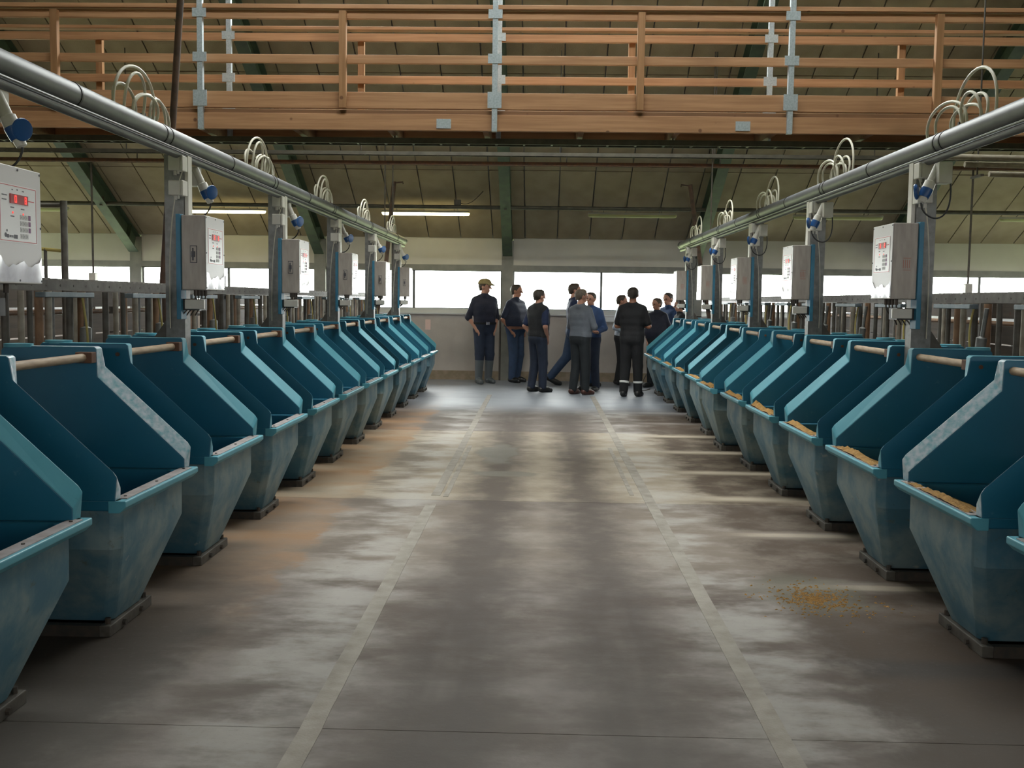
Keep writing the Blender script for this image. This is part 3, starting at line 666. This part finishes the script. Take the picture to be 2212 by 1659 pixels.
for row in (0, 1):
    gx = -2.80 if row == 0 else 2.90
    for k in range(12):
        y = YC0+S*k if row == 0 else 4.6253-S+S*k
        if row == 1 and k < 1: continue
        g = inst(gates[k % 3], 'gate%d' % (k % 3)); g.location = (gx, y, 0); g.rotation_euler = (0, 0, 0 if row == 0 else PI)
        tag(g, 'tubular feed gate behind the %s bin of the %s row counted from the back wall' % (ORD[11-k], 'clean-lip' if row == 0 else 'feed-spilled'), 'gate', 'feed gates behind the bins')
    t = thing('barrier_beam', 'dull steel beam with notched top edge above the gates of the %s row' % ('clean-lip' if row == 0 else 'feed-spilled'), 'beam', (gx, 0, 0))
    obj('beam', B((-.02, 2.6, 1.525), (.03, 17.9, 1.582)), 'galvold', t)
    nt_ = MB(); y = 2.65
    while y < 17.8:
        nt_.prism([(-.01, y, 1.582), (-.01, y+.05, 1.582), (-.01, y+.035, 1.594), (-.01, y+.015, 1.594)], (.03, 0, 0)); y += .085
    obj('notched_edge', nt_, 'galvold', t)
    hl = MB(); y = 2.7; sx_ = 1 if row == 0 else -1
    while y < 17.8:
        x0 = .03 if row == 0 else -.02; hl.tube([(x0, y, 1.553), (x0+sx_*.002, y, 1.553)], .007, 6); y += .17
    obj('bolt_head', hl, 'darkiron', t)
    # dark plank partition added further back so the pens look dark
    wx = -4.3 if row == 0 else 4.45
    p = thing('added_partition', 'dark plank partition added in the cow pens behind the %s row' % ('clean-lip' if row == 0 else 'feed-spilled'), 'partition', (wx, 0, 0))
    for z in (0.0, .19, .38, .57, .76, .95, 1.14, 1.385):
        for yy in (3, 8, 13): obj('plank', B((0, yy+.01, z+.005), (.04, yy+4.8, z+.18)), 'plank', p)
    for yy in (3.1, 5.4, 7.9, 10.4, 12.9, 15.4, 17.7): obj('post', T([(-.05, yy, 0), (-.05, yy, 1.56)], .045, 12), 'galvold', p, smooth=40)
    for z, mm in ((1.345, 'browntube'),): obj('rail', T([(-.06, 2.9, z), (-.06, 17.8, z)], .021, 10), mm, p, smooth=40)
    for k, yy in enumerate((9.2, 12.0, 14.8)):
        cu = thing('cubicle_divider', 'bent steel cubicle divider in the pen behind the %s row, %s from the back wall' % ('clean-lip' if row == 0 else 'feed-spilled', ORD[2-k]), 'divider', (wx-(.25 if row == 0 else -.25), yy, 0), 0, 'cubicle dividers'); s2 = -1 if row == 0 else 1
        obj('loop', T([(0, 0, 0), (0, 0, 1.15), (s2*.1, 0, 1.25), (s2*1.9, 0, 1.25), (s2*2.0, 0, 1.1), (s2*1.9, 0, .55), (s2*.0, 0, .5)], .025, 10), 'galv', cu, smooth=60)

tag(obj('barrier_post', MB().box((-2.92, 9.21, 0), (-2.83, 9.29, 1.69)), 'darkiron', bevel=.004), 'black square post rising above the notched beam behind the clean-lip bins', 'post')
# poles and hanging rods in the pens
tag(obj('rusty_pole', T([(-2.945, 8.0, 0.0), (-2.93, 8.0, 1.62), (-2.755, 8.0, 3.9), (-2.60, 8.0, 5.9), (-2.38, 8.0, ZR+.1)], .026, 12), 'rustpole', smooth=40), 'long rusty brown pole leaning up past the timber gallery', 'pole')
pf = thing('pen_frame', 'grey tube frame with side arms standing behind the clean-lip control boxes', 'frame', (-3.93, 8.5, 0))
obj('post', T([(0, 0, 0), (0, 0, 2.27)], .028, 12), 'galvold', pf, smooth=40); obj('arm', T([(-1.0, 0, 2.235), (0, 0, 2.235)], .018, 10), 'galvold', pf, smooth=40)
obj('arm', T([(-1.0, 0, 1.89), (-.3, 0, 1.885), (0, 0, 1.86)], .014, 10), 'yellowhose', pf, smooth=40); obj('strut', T([(-.16, 0, 1.88), (-.16, 0, 1.5)], .014, 8), 'galvold', pf, smooth=40)
for x, y, z0, lb in ((-6.58, 15.14, 1.82, 'in the pens behind the clean-lip row'), (6.15, 15.14, 1.84, 'in the pens behind the feed-spilled row')):
    t = thing('drop_pipe', 'thin dark drop pipe with white valve box %s' % lb, 'pipe', (x, y, 0))
    obj('pipe', T([(0, 0, z0-.02), (0, 0, 3.445)], .016, 8), 'darkiron', t, smooth=40); obj('valve_box', B((-.05, -.05, 1.60), (.05, .05, 1.83)), 'white', t, bevel=.006)
    obj('lower_pipe', T([(0, 0, 0), (0, 0, 1.605)], .022, 8), 'galvold', t, smooth=40)
for x0, x1, s_, lb in ((-2.60, -2.485, 1, 'clean-lip'), (2.675, 2.472, -1, 'feed-spilled')):
    t = thing('hooked_post', 'rust stained upright with a hook on top at the end of the %s row' % lb, 'post', (0, 17.56, 0))
    b0 = x0-.09*s_*1.0
    obj('upright', MB().tube([(x0*1.16, 0, 0), (x0*1.01+.0, 0, 2.0), (x1, 0, 3.47)], .037, 8), 'rustpole', t, smooth=30); obj('hook', T([(x1, 0, 3.45), (x1+s_*.15, 0, 3.465), (x1+s_*.15, 0, 3.43)], .012, 8), 'rustpole', t, smooth=40)
for x, y, lb in ((-2.39, 15.9, 'clean-lip'), (-2.27, 15.9, 'clean-lip'), (2.42, 15.0, 'feed-spilled')):
    tag(obj('hanger_rod', T([(x, y, 1.6 if x > -2.3 and x < 0 else 2.4), (x, y, roof_z(y)+.04)], .010, 8), 'darkiron', smooth=40), '%sdark hanger rod dropping from the roof by the end of the %s pipe' % ('longer ' if x == -2.27 else 'thin ', lb), 'rod')

# ================================================================== GALLERY
gy0, gy1 = 10.9, 11.9
gal = thing('timber_gallery', 'orange pine walkway gallery with double railings hung across the barn', 'gallery', (0, 0, 0))
SX = [-9.6, -6.57, -3.55, -.50, 2.52, 5.55, 8.60]; WX = [-8.08, -5.07, -2.07, .99, 4.0, 7.05]
for y, s, top, beam in ((gy0, -1, (4.465, 4.511), True), (gy1, 1, (4.508, 4.545), True)):
    off = 0 if s < 0 else .02
    for a, b in zip(SX[:-1], SX[1:]):
        a2, b2 = a+.004, b-.004
        obj('cap_rail', B((a2, y-.055, top[0]+.002), (b2, y+.055, top[1])), 'wood', gal, bevel=.004)
        obj('upper_rail', B((a2, y-.022, 4.372+off), (b2, y+.022, 4.457+off)), 'wood', gal, bevel=.004)
        obj('middle_rail', B((a2, y-.022, 3.925), (b2, y+.022, 4.011)), 'wood', gal, bevel=.004)
        obj('toe_board', B((a2, y-.022, 3.466), (b2, y+.022, 3.634)), 'wood', gal, bevel=.004)
        obj('edge_beam', B((a2, y-.025+s*.02, 3.244), (b2, y+.025+s*.02, 3.410)), 'wood', gal, bevel=.004)
    for x in WX:
        yy = y+s*.055
        obj('rail_post', B((x-.037, yy-.033, 3.46), (x+.037, yy+.033, 4.44)), 'woodpost', gal, bevel=.004)
    for x in SX:
        yy = y-.052
        zt = roof_z(yy)+.03
        p = obj('hanger_post', B((x-.028, yy-.028, 3.235), (x+.028, yy+.028, zt)), 'zinc', gal, bevel=.003)
        for z0, z1 in ((4.37, 4.458), (3.92, 4.016), (3.47, 3.632)):
            obj('fixing_plate', B((x-.072, yy-.034, z0+off*(z0 > 4.2)), (x+.072, yy-.026, z1+off*(z0 > 4.2))), 'zinc', p)
for k in range(8):
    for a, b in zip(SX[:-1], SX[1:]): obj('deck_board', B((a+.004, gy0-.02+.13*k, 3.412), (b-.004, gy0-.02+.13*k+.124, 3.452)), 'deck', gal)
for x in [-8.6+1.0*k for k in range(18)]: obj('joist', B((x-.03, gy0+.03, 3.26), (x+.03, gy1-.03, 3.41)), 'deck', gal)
for x0, x1 in ((-1.099, -.949), (1.975, 2.125), (-4.17, -4.02), (5.0, 5.15)): obj('joint_plate', B((x0, gy0-.052, 3.266), (x1, gy0-.046, 3.362)), 'zinc', gal)
cn = thing('conduit', 'grey green conduit with white clips running behind the gallery railing', 'conduit', (0, 12.02, 3.78))
obj('tube', T([(-9.5, 0, 0), (9.0, 0, 0)], .036, 14), 'galvold', cn, smooth=40)
for x in (-3.9, -2.75, -1.3, .2, 1.6, 3.0, 4.4): obj('clip', B((x-.012, -.045, -.04), (x+.012, .04, .055)), 'white', cn)
for x in SX: obj('bracket', B((x-.02, -.045, -.05), (x+.02, .03, -.036)), 'galv', cn)

# cable ladder under the gallery and two thin trays behind it
def tray(name, label, y, z, hgt, step, mm, rods, w_=.16):
    t = thing(name, label, 'cable tray', (0, y, z))
    for q in (-w_/2, w_/2): obj('side_rail', B((-9.3, q-.012, 0), (9.3, q+.012, hgt)), mm, t)
    ru = MB(); x = -9.2
    while x < 9.2: ru.box((x-.012, -w_/2, .005), (x+.012, w_/2, .02)); x += step
    obj('rung', ru, mm, t)['kind'] = 'stuff'
    cb = MB()
    for q in range(3): cb.tube([(-9.3, -w_/4+w_/4*q, .03), (9.3, -w_/4+w_/4*q, .032)], .012, 8)
    obj('cable', cb, 'darkiron', t, smooth=40)
    for x, zt in rods: obj('hanger', T([(x, 0, 0), (x, 0, zt-z)], .008, 8), 'darkiron', t, smooth=40)
    return t
tray('cable_ladder', 'dark cable ladder slung under the timber gallery', 11.35, 3.17,   .06, .30, 'trayiron', [(x, 3.262) for x in (-7.6, -4.6, -1.6, 1.4, 4.4, 7.4)])
tray('upper_cable_tray', 'upper of the two thin cable trays hung before the sloping ceiling', 15.0, 3.555, .05, .35, 'trayiron', [(x, roof_z(15)+.04) for x in (-8.5, -6.0, -2.6, .25, 2.45, 4.7, 8.0)], .10)
tray('lower_cable_tray', 'lower of the two thin cable trays hung before the sloping ceiling', 15.14, 3.44, .05, .35, 'rust', [(x, 3.60) for x in (-8.4, -5.9, -2.5, .35, 2.55, 4.8, 8.1)], .08)
hp = thing('heating_pipe', 'dark steel pipe running along the foot of the roof slope', 'pipe', (0, 18.0, 3.095))
obj('tube', T([(-11.5, 0, 0), (11.5, 0, 0)], .034, 14), 'trayiron', hp, smooth=40)
for x in XC: obj('bracket', B((x-.02, -.045, -.04), (x+.02, .045, .12)), 'darkiron', hp)
jb = thing('ceiling_junction_box', 'small grey junction box on the pipe above the lit tube', 'junction box', (-1.45, 18.0, 3.13)); obj('body', B((-.06, -.04, 0), (.06, .04, .09)), 'galvold', jb, bevel=.006); obj('lead', T(bez((.05, 0, .03), (.3, 0, -.05), (.4, .05, .3), (.62, .3, .42)), .006, 6), 'darkiron', jb, smooth=50)

# fluorescent lamps
for k, (cx, on) in enumerate(((-9.1, 0), (-5.60, 1), (-2.02, 1), (1.576, 0), (5.12, 0), (8.65, 0))):
    t = thing('fluorescent_lamp', ('lit yellowish fluorescent tube lamp hanging under the dark pipe, %s' % ('beside the bare rust pole' if k == 1 else 'beside the small grey junction box')) if on else 'unlit fluorescent tube lamp under the dark pipe, %s from the lit pair' % {0: 'beyond the rusty pole', 3: 'first', 4: 'second', 5: 'third'}[k], 'lamp', (cx, 18.2, 2.99), 0, 'fluorescent lamps')
    obj('lamp_body', MB().prism([(-.765, -.05, .02), (-.765, .05, .02), (-.765, .035, .055), (-.765, -.035, .055)], (1.53, 0, 0)), 'lampbody', t)
    R1 = []
    for x, r in ((-.765, .025), (-.75, .045), (-.72, .05), (.72, .05), (.75, .045), (.765, .025)): R1.append([(x, r*math.cos(a), .02+r*.95*math.sin(a)) for a in [PI+PI*q/12 for q in range(13)]])
    obj('diffuser', MB().loft(R1), 'lampon' if on else 'lampoff', t, smooth=50)
    for x in (-.5, .5): obj('hanger', T([(x, 0, .05), (x, -.18, .11)], .006, 6), 'darkiron', t)
for k, (z, y) in enumerate(((2.835, 9.5), (2.775, 9.55), (2.70, 9.62))):
    tag(obj('water_pipe', T([(3.55+.25*k, y, z), (XW, y, z-.08)], .026, 12), 'pale', smooth=40), 'pale water pipe running out over the pens, %s of three' % ('highest', 'middle', 'lowest')[k], 'pipe')
    if k == 0: tag(obj('pipe_hanger', MB().box((3.9, 9.44, 2.66), (3.93, 9.66, 2.68)).tube([(3.915, 9.55, 2.67), (3.915, 9.55, roof_z(9.55)+.05)], .008, 8), 'darkiron', smooth=40), 'thin hanger carrying the three pale water pipes', 'hanger')

# small things on the back wall
tag(obj('paper_notice', MB().box((-2.16, YB-.004, .936), (-2.06, YB, 1.127)), 'paper'), 'small pinkish paper notice on the grey back wall', 'notice')
ws = thing('wall_flap', 'pale fold-down flap under the window behind the men', 'flap', (1.28, YB, 1.12)); obj('board', B((-.2, -.06, .0), (.2, -.0, .10)), 'sill', ws, bevel=.004); obj('edge', B((-.2, -.075, -.01), (.2, -.06, .012)), 'trim', ws)
tag(obj('downpipe', T([(-.745, YB-.035, 0), (-.745, YB-.035, 1.22)], .022, 10), 'darkiron', smooth=40), 'thin dark downpipe on the back wall beside the wall column', 'pipe')
ch = MB(); rnd = random.Random(4)
for _ in range(620):
    a = rnd.uniform(0, 2*PI); r = abs(rnd.gauss(0, .6)); x = 1.43+.24*r*math.cos(a); y = 5.22+.28*r*math.sin(a); s_ = rnd.uniform(.003, .0075); g_ = rnd.uniform(0, PI); c, s2 = math.cos(g_), math.sin(g_)
    v = [(x+s_*2*c, y+s_*2*s2, .0005), (x-s_*s2, y+s_*c, .0005), (x-s_*2*c, y-s_*2*s2, .0005), (x+s_*s2, y-s_*c, .0005), (x, y, s_)]
    ch.add(v, [(0, 1, 4), (1, 2, 4), (2, 3, 4), (3, 0, 4)])
tag(obj('spilled_feed', ch, 'feed'), 'scattered golden feed crumbs on the concrete in front of the bins', 'feed', None, 'stuff')
tag(obj('wire_loop', T(bez((1.80, 17.40, .30), (1.68, 17.44, .02), (1.66, 17.36, -.02), (1.86, 17.3, .06), 16), .008, 8), 'galvold', smooth=60), 'loose wire loop hanging at the foot of the end bin by the men', 'wire')

# ================================================================== PEOPLE
def surface_nets(vol, org, h):
    ins = vol < 0; nx, ny, nz = vol.shape
    acc = np.zeros((nx-1, ny-1, nz-1, 3), np.float32); cnt = np.zeros((nx-1, ny-1, nz-1), np.float32)
    cs = [(i, j, k) for i in (0, 1) for j in (0, 1) for k in (0, 1)]
    sl = lambda c: (slice(c[0], c[0]+nx-1), slice(c[1], c[1]+ny-1), slice(c[2], c[2]+nz-1))
    for a in cs:
        for ax in range(3):
            if a[ax]: continue
            b = list(a); b[ax] = 1
            va, vb = vol[sl(a)], vol[sl(b)]; x = (va < 0) != (vb < 0)
            if not x.any(): continue
            t = np.zeros_like(va); t[x] = va[x]/(va[x]-vb[x])
            for q in range(3): acc[..., q] += np.where(x, a[q]+(t if q == ax else 0), 0)
            cnt += x
    on = cnt > 0; idx = -np.ones(cnt.shape, np.int64); idx[on] = np.arange(on.sum())
    ii = np.argwhere(on); P = (ii+acc[on]/cnt[on][:, None])*h+np.array(org)
    faces = []
    for ax in range(3):
        u, v = (ax+1) % 3, (ax+2) % 3
        s0 = [slice(None)]*3; s1 = [slice(None)]*3; s0[ax] = slice(0, -1); s1[ax] = slice(1, None)
        a, b = ins[tuple(s0)], ins[tuple(s1)]; e = np.argwhere(a != b)
        e = e[(e[:, u] > 0) & (e[:, v] > 0) & (e[:, u] < vol.shape[u]-1) & (e[:, v] < vol.shape[v]-1)]
        if not len(e): continue
        q = []
        for du, dv in ((-1, -1), (0, -1), (0, 0), (-1, 0)):
            c = e.copy(); c[:, u] += du; c[:, v] += dv; q.append(idx[c[:, 0], c[:, 1], c[:, 2]])
        Q = np.stack(q, 1); fl_ = a[e[:, 0], e[:, 1], e[:, 2]]
        Q[~fl_] = Q[~fl_][:, ::-1]; faces.append(Q)
    return P, np.concatenate(faces)
def sdf_mesh(name, prims, mats, h=.012, k=.02, cuts=()):
    """prims: (a, b, ra, rb) tapered capsules, smoothly joined; cuts: (point, normal) planes that trim away the normal side"""
    A = np.array([p[0] for p in prims]); Bq = np.array([p[1] for p in prims]); ra = np.array([p[2] for p in prims]); rb = np.array([p[3] for p in prims])
    R_ = np.maximum(ra, rb)[:, None]
    lo = np.minimum(A-R_, Bq-R_).min(0)-3*h; hi = np.maximum(A+R_, Bq+R_).max(0)+3*h
    n = np.ceil((hi-lo)/h).astype(int)+1; vol = np.full(n, .5, np.float32)
    ax = [lo[q]+h*np.arange(n[q]) for q in range(3)]
    for a, b, r0, r1 in zip(A, Bq, ra, rb):
        r = max(r0, r1)+k+2.5*h; i0 = np.maximum(((np.minimum(a, b)-r-lo)/h).astype(int), 0); i1 = np.minimum(((np.maximum(a, b)+r-lo)/h).astype(int)+2, n)
        g = np.stack(np.meshgrid(*[ax[q][i0[q]:i1[q]] for q in range(3)], indexing='ij'), -1).astype(np.float32)
        ab = (b-a).astype(np.float32); t = np.clip(((g-a.astype(np.float32))@ab)/max(float(ab@ab), 1e-9), 0, 1)
        d = np.linalg.norm(g-a.astype(np.float32)-t[..., None]*ab, axis=-1)-(r0+(r1-r0)*t)
        s = vol[i0[0]:i1[0], i0[1]:i1[1], i0[2]:i1[2]]; hh = np.clip(.5+.5*(s-d)/k, 0, 1)
        vol[i0[0]:i1[0], i0[1]:i1[1], i0[2]:i1[2]] = s+(d-s)*hh-k*hh*(1-hh)
    if cuts:
        g = np.stack(np.meshgrid(*ax, indexing='ij'), -1)
        for p, nn in cuts:
            nn = np.array(nn, float); nn /= np.linalg.norm(nn); vol = np.maximum(vol, ((g-np.array(p))@nn).astype(np.float32))
    P, Fq = surface_nets(vol, lo, h)
    me = bpy.data.meshes.new(name); me.from_pydata(P.tolist(), [], Fq.tolist()); me.materials.append(M[mats])
    me.polygons.foreach_set('use_smooth', [True]*len(me.polygons)); me.update(); return me
def person(label, h, loc, rz, shirt, trousers, shoe='shoe', hair='hair', arms=('pockets', 'pockets'), legs='stand', sleeve='short', fat=0.0, head_yaw=0.0, boots=False, cap=None, belt=False, bands=False, skin='skin', vest=None, back_lean=0.0, step=.02):
    t = thing('person', label, 'person', loc, rz)
    V = lambda x, y, z: np.array((x*h, y*h, z*h)); r_ = lambda q: q*h
    def cap_(a, b, r0, r1=None): return (a, b, r_(r0), r_(r0 if r1 is None else r1))
    LG = {}
    for s in (-1, 1):
        hip = V(.05*s, -.005, .515)
        if legs == 'stand': kn, an, toe = V(.055*s, .012+step*.2*s, .283), V(.06*s, -.012+step*s, .05), 0
        elif s == 1: kn, an, toe = V(.05*s, .075, .29), V(.05*s, .155, .05), 0     # walking: leading leg
        else: kn, an, toe = V(.05*s, -.055, .285), V(.05*s, -.215, .085), 1        # trailing leg, heel raised
        LG[s] = (hip, kn, an, toe)
    AR = {}
    for s, pose in zip((-1, 1), arms):
        sh = V(.098*s, -.006, .797)
        if pose == 'pockets': el, wr, ha = V(.150*s, -.048, .640), V(.108*s, .018, .545), V(.086*s, .036, .500)
        elif pose == 'folded': el, wr, ha = V(.148*s, .020, .645), V(.01*s, .120, .662 if s > 0 else .640), V(-.05*s, .112, .665 if s > 0 else .643)
        elif pose == 'bent': el, wr, ha = V(.135*s, -.05, .64), V(.12*s, .07, .60), V(.105*s, .115, .605)
        else: el, wr, ha = V(.135*s, -.015, .638), V(.138*s, .035, .500), V(.136*s, .05, .455)
        AR[s] = (sh, el, wr, ha)
    b = fat
    torso = [cap_(V(-.045, -.006, .525), V(.045, -.006, .525), .062), cap_(V(-.048, 0, .565), V(.048, 0, .565), .060+.008*b), cap_(V(-.044-.012*b, .004+.016*b, .625), V(.044+.012*b, .004+.016*b, .625), .058+.020*b),
             cap_(V(-.050, .002+.010*b, .685), V(.050, .002+.010*b, .685), .062+.012*b), cap_(V(-.056, 0, .74), V(.056, 0, .74), .062+.004*b), cap_(V(-.080, -.008, .785), V(.080, -.008, .785), .041)]+[cap_(V(0, -.014, .838), V(.085*s, -.010, .803), .030, .031) for s in (-1, 1)]
    legp = [p for s in (-1, 1) for p in (cap_(LG[s][0], LG[s][1], .050, .035), cap_(LG[s][1], LG[s][2], .034, .021))]
    armp = [p for s in (-1, 1) for p in (cap_(AR[s][0], AR[s][1], .030, .023), cap_(AR[s][1], AR[s][2], .023, .016))]
    cyw, syw = math.cos(head_yaw), math.sin(head_yaw)
    def Hd(x, y, z): return V(x*cyw-y*syw, x*syw+y*cyw+.004, z)
    head = [cap_(V(0, -.012, .815), Hd(0, -.002, .885), .037, .034), cap_(Hd(0, -.014, .943), Hd(0, .012, .945), .047, .046), cap_(Hd(0, .005, .925), Hd(0, .024, .897), .040, .027), cap_(Hd(0, .052, .935), Hd(0, .064, .916), .006, .009),
            cap_(Hd(.044, -.002, .932), Hd(.044, .0, .915), .011, .008), cap_(Hd(-.044, -.002, .932), Hd(-.044, .0, .915), .011, .008), cap_(Hd(-.018, .047, .944), Hd(.018, .047, .944), .009)]
    hands = []
    for s in (-1, 1):
        sh, el, wr, ha = AR[s]; d = (ha-wr)/np.linalg.norm(ha-wr); side = np.cross(d, np.array((0, 0, 1.0))); side = side/max(np.linalg.norm(side), 1e-6)
        if abs(d[2]) > .8: side = np.array((0, 1.0, 0))
        nrm = np.cross(d, side)
        hands.append((wr, wr+d*.045*h, .014*h, .018*h))
        for q in range(4):
            o = side*(q-1.5)*.0095*h; p0 = wr+d*.048*h+o; L = (.040, .046, .043, .034)[q]*h
            p1 = p0+d*L*.55; p2 = p1+(d*.75+nrm*.5*s)*L*.5; hands += [(p0, p1, .0058*h, .0054*h), (p1, p2, .0054*h, .0045*h)]
        p0 = wr+d*.018*h-side*.014*h; hands.append((p0, p0+(d*.7-side*.75)*.034*h, .0068*h, .0052*h))
    put('body', sdf_mesh('body', torso+legp+armp+head+hands, skin, .0105, .016), t)
    I = lambda ps, e: [(a, b_, r0+e*h, r1+e*h) for a, b_, r0, r1 in ps]
    # shirt with sleeves
    sl = []
    for s in (-1, 1):
        sh, el, wr, ha = AR[s]
        if sleeve == 'long': sl += [cap_(sh, el, .037, .030), cap_(el, el+(wr-el)*.93, .030, .022)]
        elif sleeve == 'rolled': sl += [cap_(sh, el, .037, .031), cap_(el, el+(wr-el)*.12, .031, .030)]
        else: sl += [cap_(sh, sh+(el-sh)*.78, .038, .036)]
    zc = .545 if not belt else .575
    put('shirt', sdf_mesh('shirt', I(torso[1:], .008)+sl+[cap_(V(0, -.012, .83), V(0, -.006, .862), .041, .041)], shirt, .0115, .022, cuts=[((0, 0, zc*h), (0, 0, -1)), ((0, .0, .868*h), (0, -.28, 1))]), t)
    if vest: put('vest', sdf_mesh('vest', I(torso[1:], .014)+[cap_(AR[s][0]*np.array((.86, 1, 1)), AR[s][0]*np.array((.8, 1, .96)), .043, .05) for s in (-1, 1)]+[cap_(V(0, -.012, .83), V(0, -.006, .872), .046, .045)], vest, .0115, .022, cuts=[((0, 0, .53*h), (0, 0, -1)), ((0, .0, .876*h), (0, -.28, 1))]), t)
    tl = []
    for s in (-1, 1):
        hip, kn, an, toe = LG[s]
        tl += [cap_(hip, kn, .059, .047), cap_(kn, kn+(an-kn)*(.30 if boots else .99), .047, .043 if boots else .039)]
    put('trousers', sdf_mesh('trousers', I(torso[:2], .006)+tl, trousers, .0115, .018, cuts=[((0, 0, .585*h), (0, 0, 1))]), t)
    for s in (-1, 1):
        hip, kn, an, toe = LG[s]
        ps = []
        if boots: ps += [cap_(kn+(an-kn)*.24, an, .044, .036)]
        if not toe:
            ps += [cap_(V(an[0]/h, an[1]/h-.022, .030), V(an[0]/h+.006*s, an[1]/h+.062, .026), .028, .029), cap_(V(an[0]/h+.006*s, an[1]/h+.05, .022), V(an[0]/h+.012*s, an[1]/h+.095, .018), .028, .023), cap_(an, V(an[0]/h, an[1]/h, .03), .027)]
            cuts = [((0, 0, .0), (0, 0, -1))]
        else:
            a0 = V(an[0]/h, an[1]/h-.02, .075); a1 = V(an[0]/h, an[1]/h+.06, .032)
            ps += [cap_(a0, a1, .027), cap_(a1, V(an[0]/h, an[1]/h+.095, .020), .027, .022), cap_(an, a0, .027)]; cuts = [((0, 0, 0), (0, 0, -1))]
        if not boots: cuts = cuts+[((0, 0, (.085 if not toe else .125)*h), (0, 0, 1))]
        put('boot' if boots else 'shoe', sdf_mesh('boot' if boots else 'shoe', ps, shoe, .010, .012, cuts=cuts), t)
    fw = np.array((-syw, cyw, 0))
    hp_ = [cap_(Hd(0, -.014, .948), Hd(0, .010, .952), .053, .050), cap_(Hd(0, -.030, .93), Hd(0, -.034, .905), .036, .026)]
    put('hair', sdf_mesh('hair', hp_, hair, .0095, .012, cuts=[(Hd(0, .030, .957), (fw[0]*.8, fw[1]*.8, -.45)), (Hd(0, 0, .895), (0, 0, -1))]), t)
    if cap:
        o = put('cap', sdf_mesh('cap', [cap_(Hd(0, -.016, .955), Hd(0, .012, .957), .057, .055)], cap, .0095, .012, cuts=[(Hd(0, 0, .955), (0, 0, -1))]), t)
        put('peak', sdf_mesh('peak', [cap_(Hd(x, .05, .957), Hd(x*.8, .088, .948), .012, .007) for x in (-.03, -.015, 0, .015, .03)], cap, .0085, .012), o)
    for s in (-1, 1):
        c = Hd(.018*s, .050, .933); put('eye', sdf_mesh('eye', [(c, c+np.array((0, 0, .0005)), .0075*h, .0075*h)], 'eye', .005, .004), t)
    c0, c1 = Hd(-.012, .045, .8985), Hd(.012, .045, .8985); put('mouth', sdf_mesh('mouth', [(c0, c1, .0052*h, .0052*h)], 'lips', .005, .004), t)
    if belt:
        bl = MB(); n = 28; R1 = []
        for z in (.572, .592): R1.append([((.123+.012*b)*h*math.cos(2*PI*q/n), (.079+.022*b)*h*math.sin(2*PI*q/n), z*h) for q in range(n)])
        bo = obj('belt', MB().loft(R1), 'blackcloth', t, smooth=40)
        obj('buckle', B((-.018*h, (.079+.022*b)*h-.006, .568*h), (.018*h, (.079+.022*b)*h+.010, .596*h)), 'buckle', bo, bevel=.003)
    if bands:
        for s in (-1, 1):
            hip, kn, an, toe = LG[s]; a = an+(kn-an)*.32; d = (kn-an)/np.linalg.norm(kn-an)
            obj('reflective_band', T([tuple(a), tuple(a+d*.018*h)], [.0445*h, .0455*h], 20), 'reflective', t, smooth=40)
    return t
R = math.radians
person('man in tan cap, dark navy shirt and grey rubber boots, hands in pockets', 1.87, (-1.0, 18.69, 0), R(-152), 'navy', 'darkjeans', 'rubberboot', 'hairbrown', sleeve='rolled', boots=True, cap='cap', belt=True, head_yaw=R(40))
person('heavy man in navy polo shirt and blue jeans standing by the wall column', 1.80, (-.44, 19.08, 0), R(-128), 'navy2', 'jeans', 'shoe', 'hair', fat=1.7, belt=True, head_yaw=R(20), skin='skin2')
person('man in charcoal vest over navy sleeves with hands in jeans pockets', 1.69, (-.02, 17.08, 0), R(-48), 'blueshirt', 'darkjeans', 'shoe', 'hair', vest='vest', head_yaw=R(-12))
person('man in dark blue t-shirt striding past behind the grey sweater', 1.82, (.60, 18.40, 0), R(-84), 'blueshirt', 'jeans', 'shoe', 'hairbrown', arms=('down', 'down'), legs='walk', head_yaw=R(-5))
person('man in grey knitted sweater with folded arms and brown shoes', 1.70, (.66, 16.72, 0), R(-42), 'greyknit', 'darktrousers', 'brownshoe', 'hairfair', arms=('folded', 'folded'), sleeve='long', head_yaw=R(-30), fat=.3)
person('person in blue work jacket half hidden behind the grey sweater', 1.66, (.85, 17.42, 0), R(150), 'workblue', 'darkjeans', 'shoe', 'hair', arms=('bent', 'bent'), sleeve='long')
person('person in pale shirt half hidden behind the man in black', 1.63, (1.47, 18.80, 0), R(-100), 'paleshirt', 'blackcloth', 'shoe', 'hairbrown', arms=('bent', 'bent'), sleeve='long')
person('man in black work clothes with reflective bands at the ankles, arms folded', 1.74, (1.47, 16.52, 0), R(-18), 'blackcloth', 'blackcloth', 'shoe', 'hair', arms=('folded', 'folded'), bands=True, skin='skin2', step=.03)
person('person in dark navy jacket facing the group beside the end bin', 1.58, (2.06, 18.35, 0), R(140), 'navy', 'darktrousers', 'shoe', 'hairbrown', arms=('pockets', 'pockets'), sleeve='long', fat=.9, head_yaw=R(-15))
person('tall person in blue jacket standing at the rear beyond the end bin', 1.68, (2.32, 18.88, 0), R(130), 'workblue', 'darkjeans', 'shoe', 'hair', arms=('down', 'down'), sleeve='long')
person('person in black top seen in profile behind the end bin', 1.56, (2.40, 17.90, 0), R(98), 'blackcloth', 'darktrousers', 'shoe', 'hairfair', arms=('bent', 'bent'), sleeve='short')
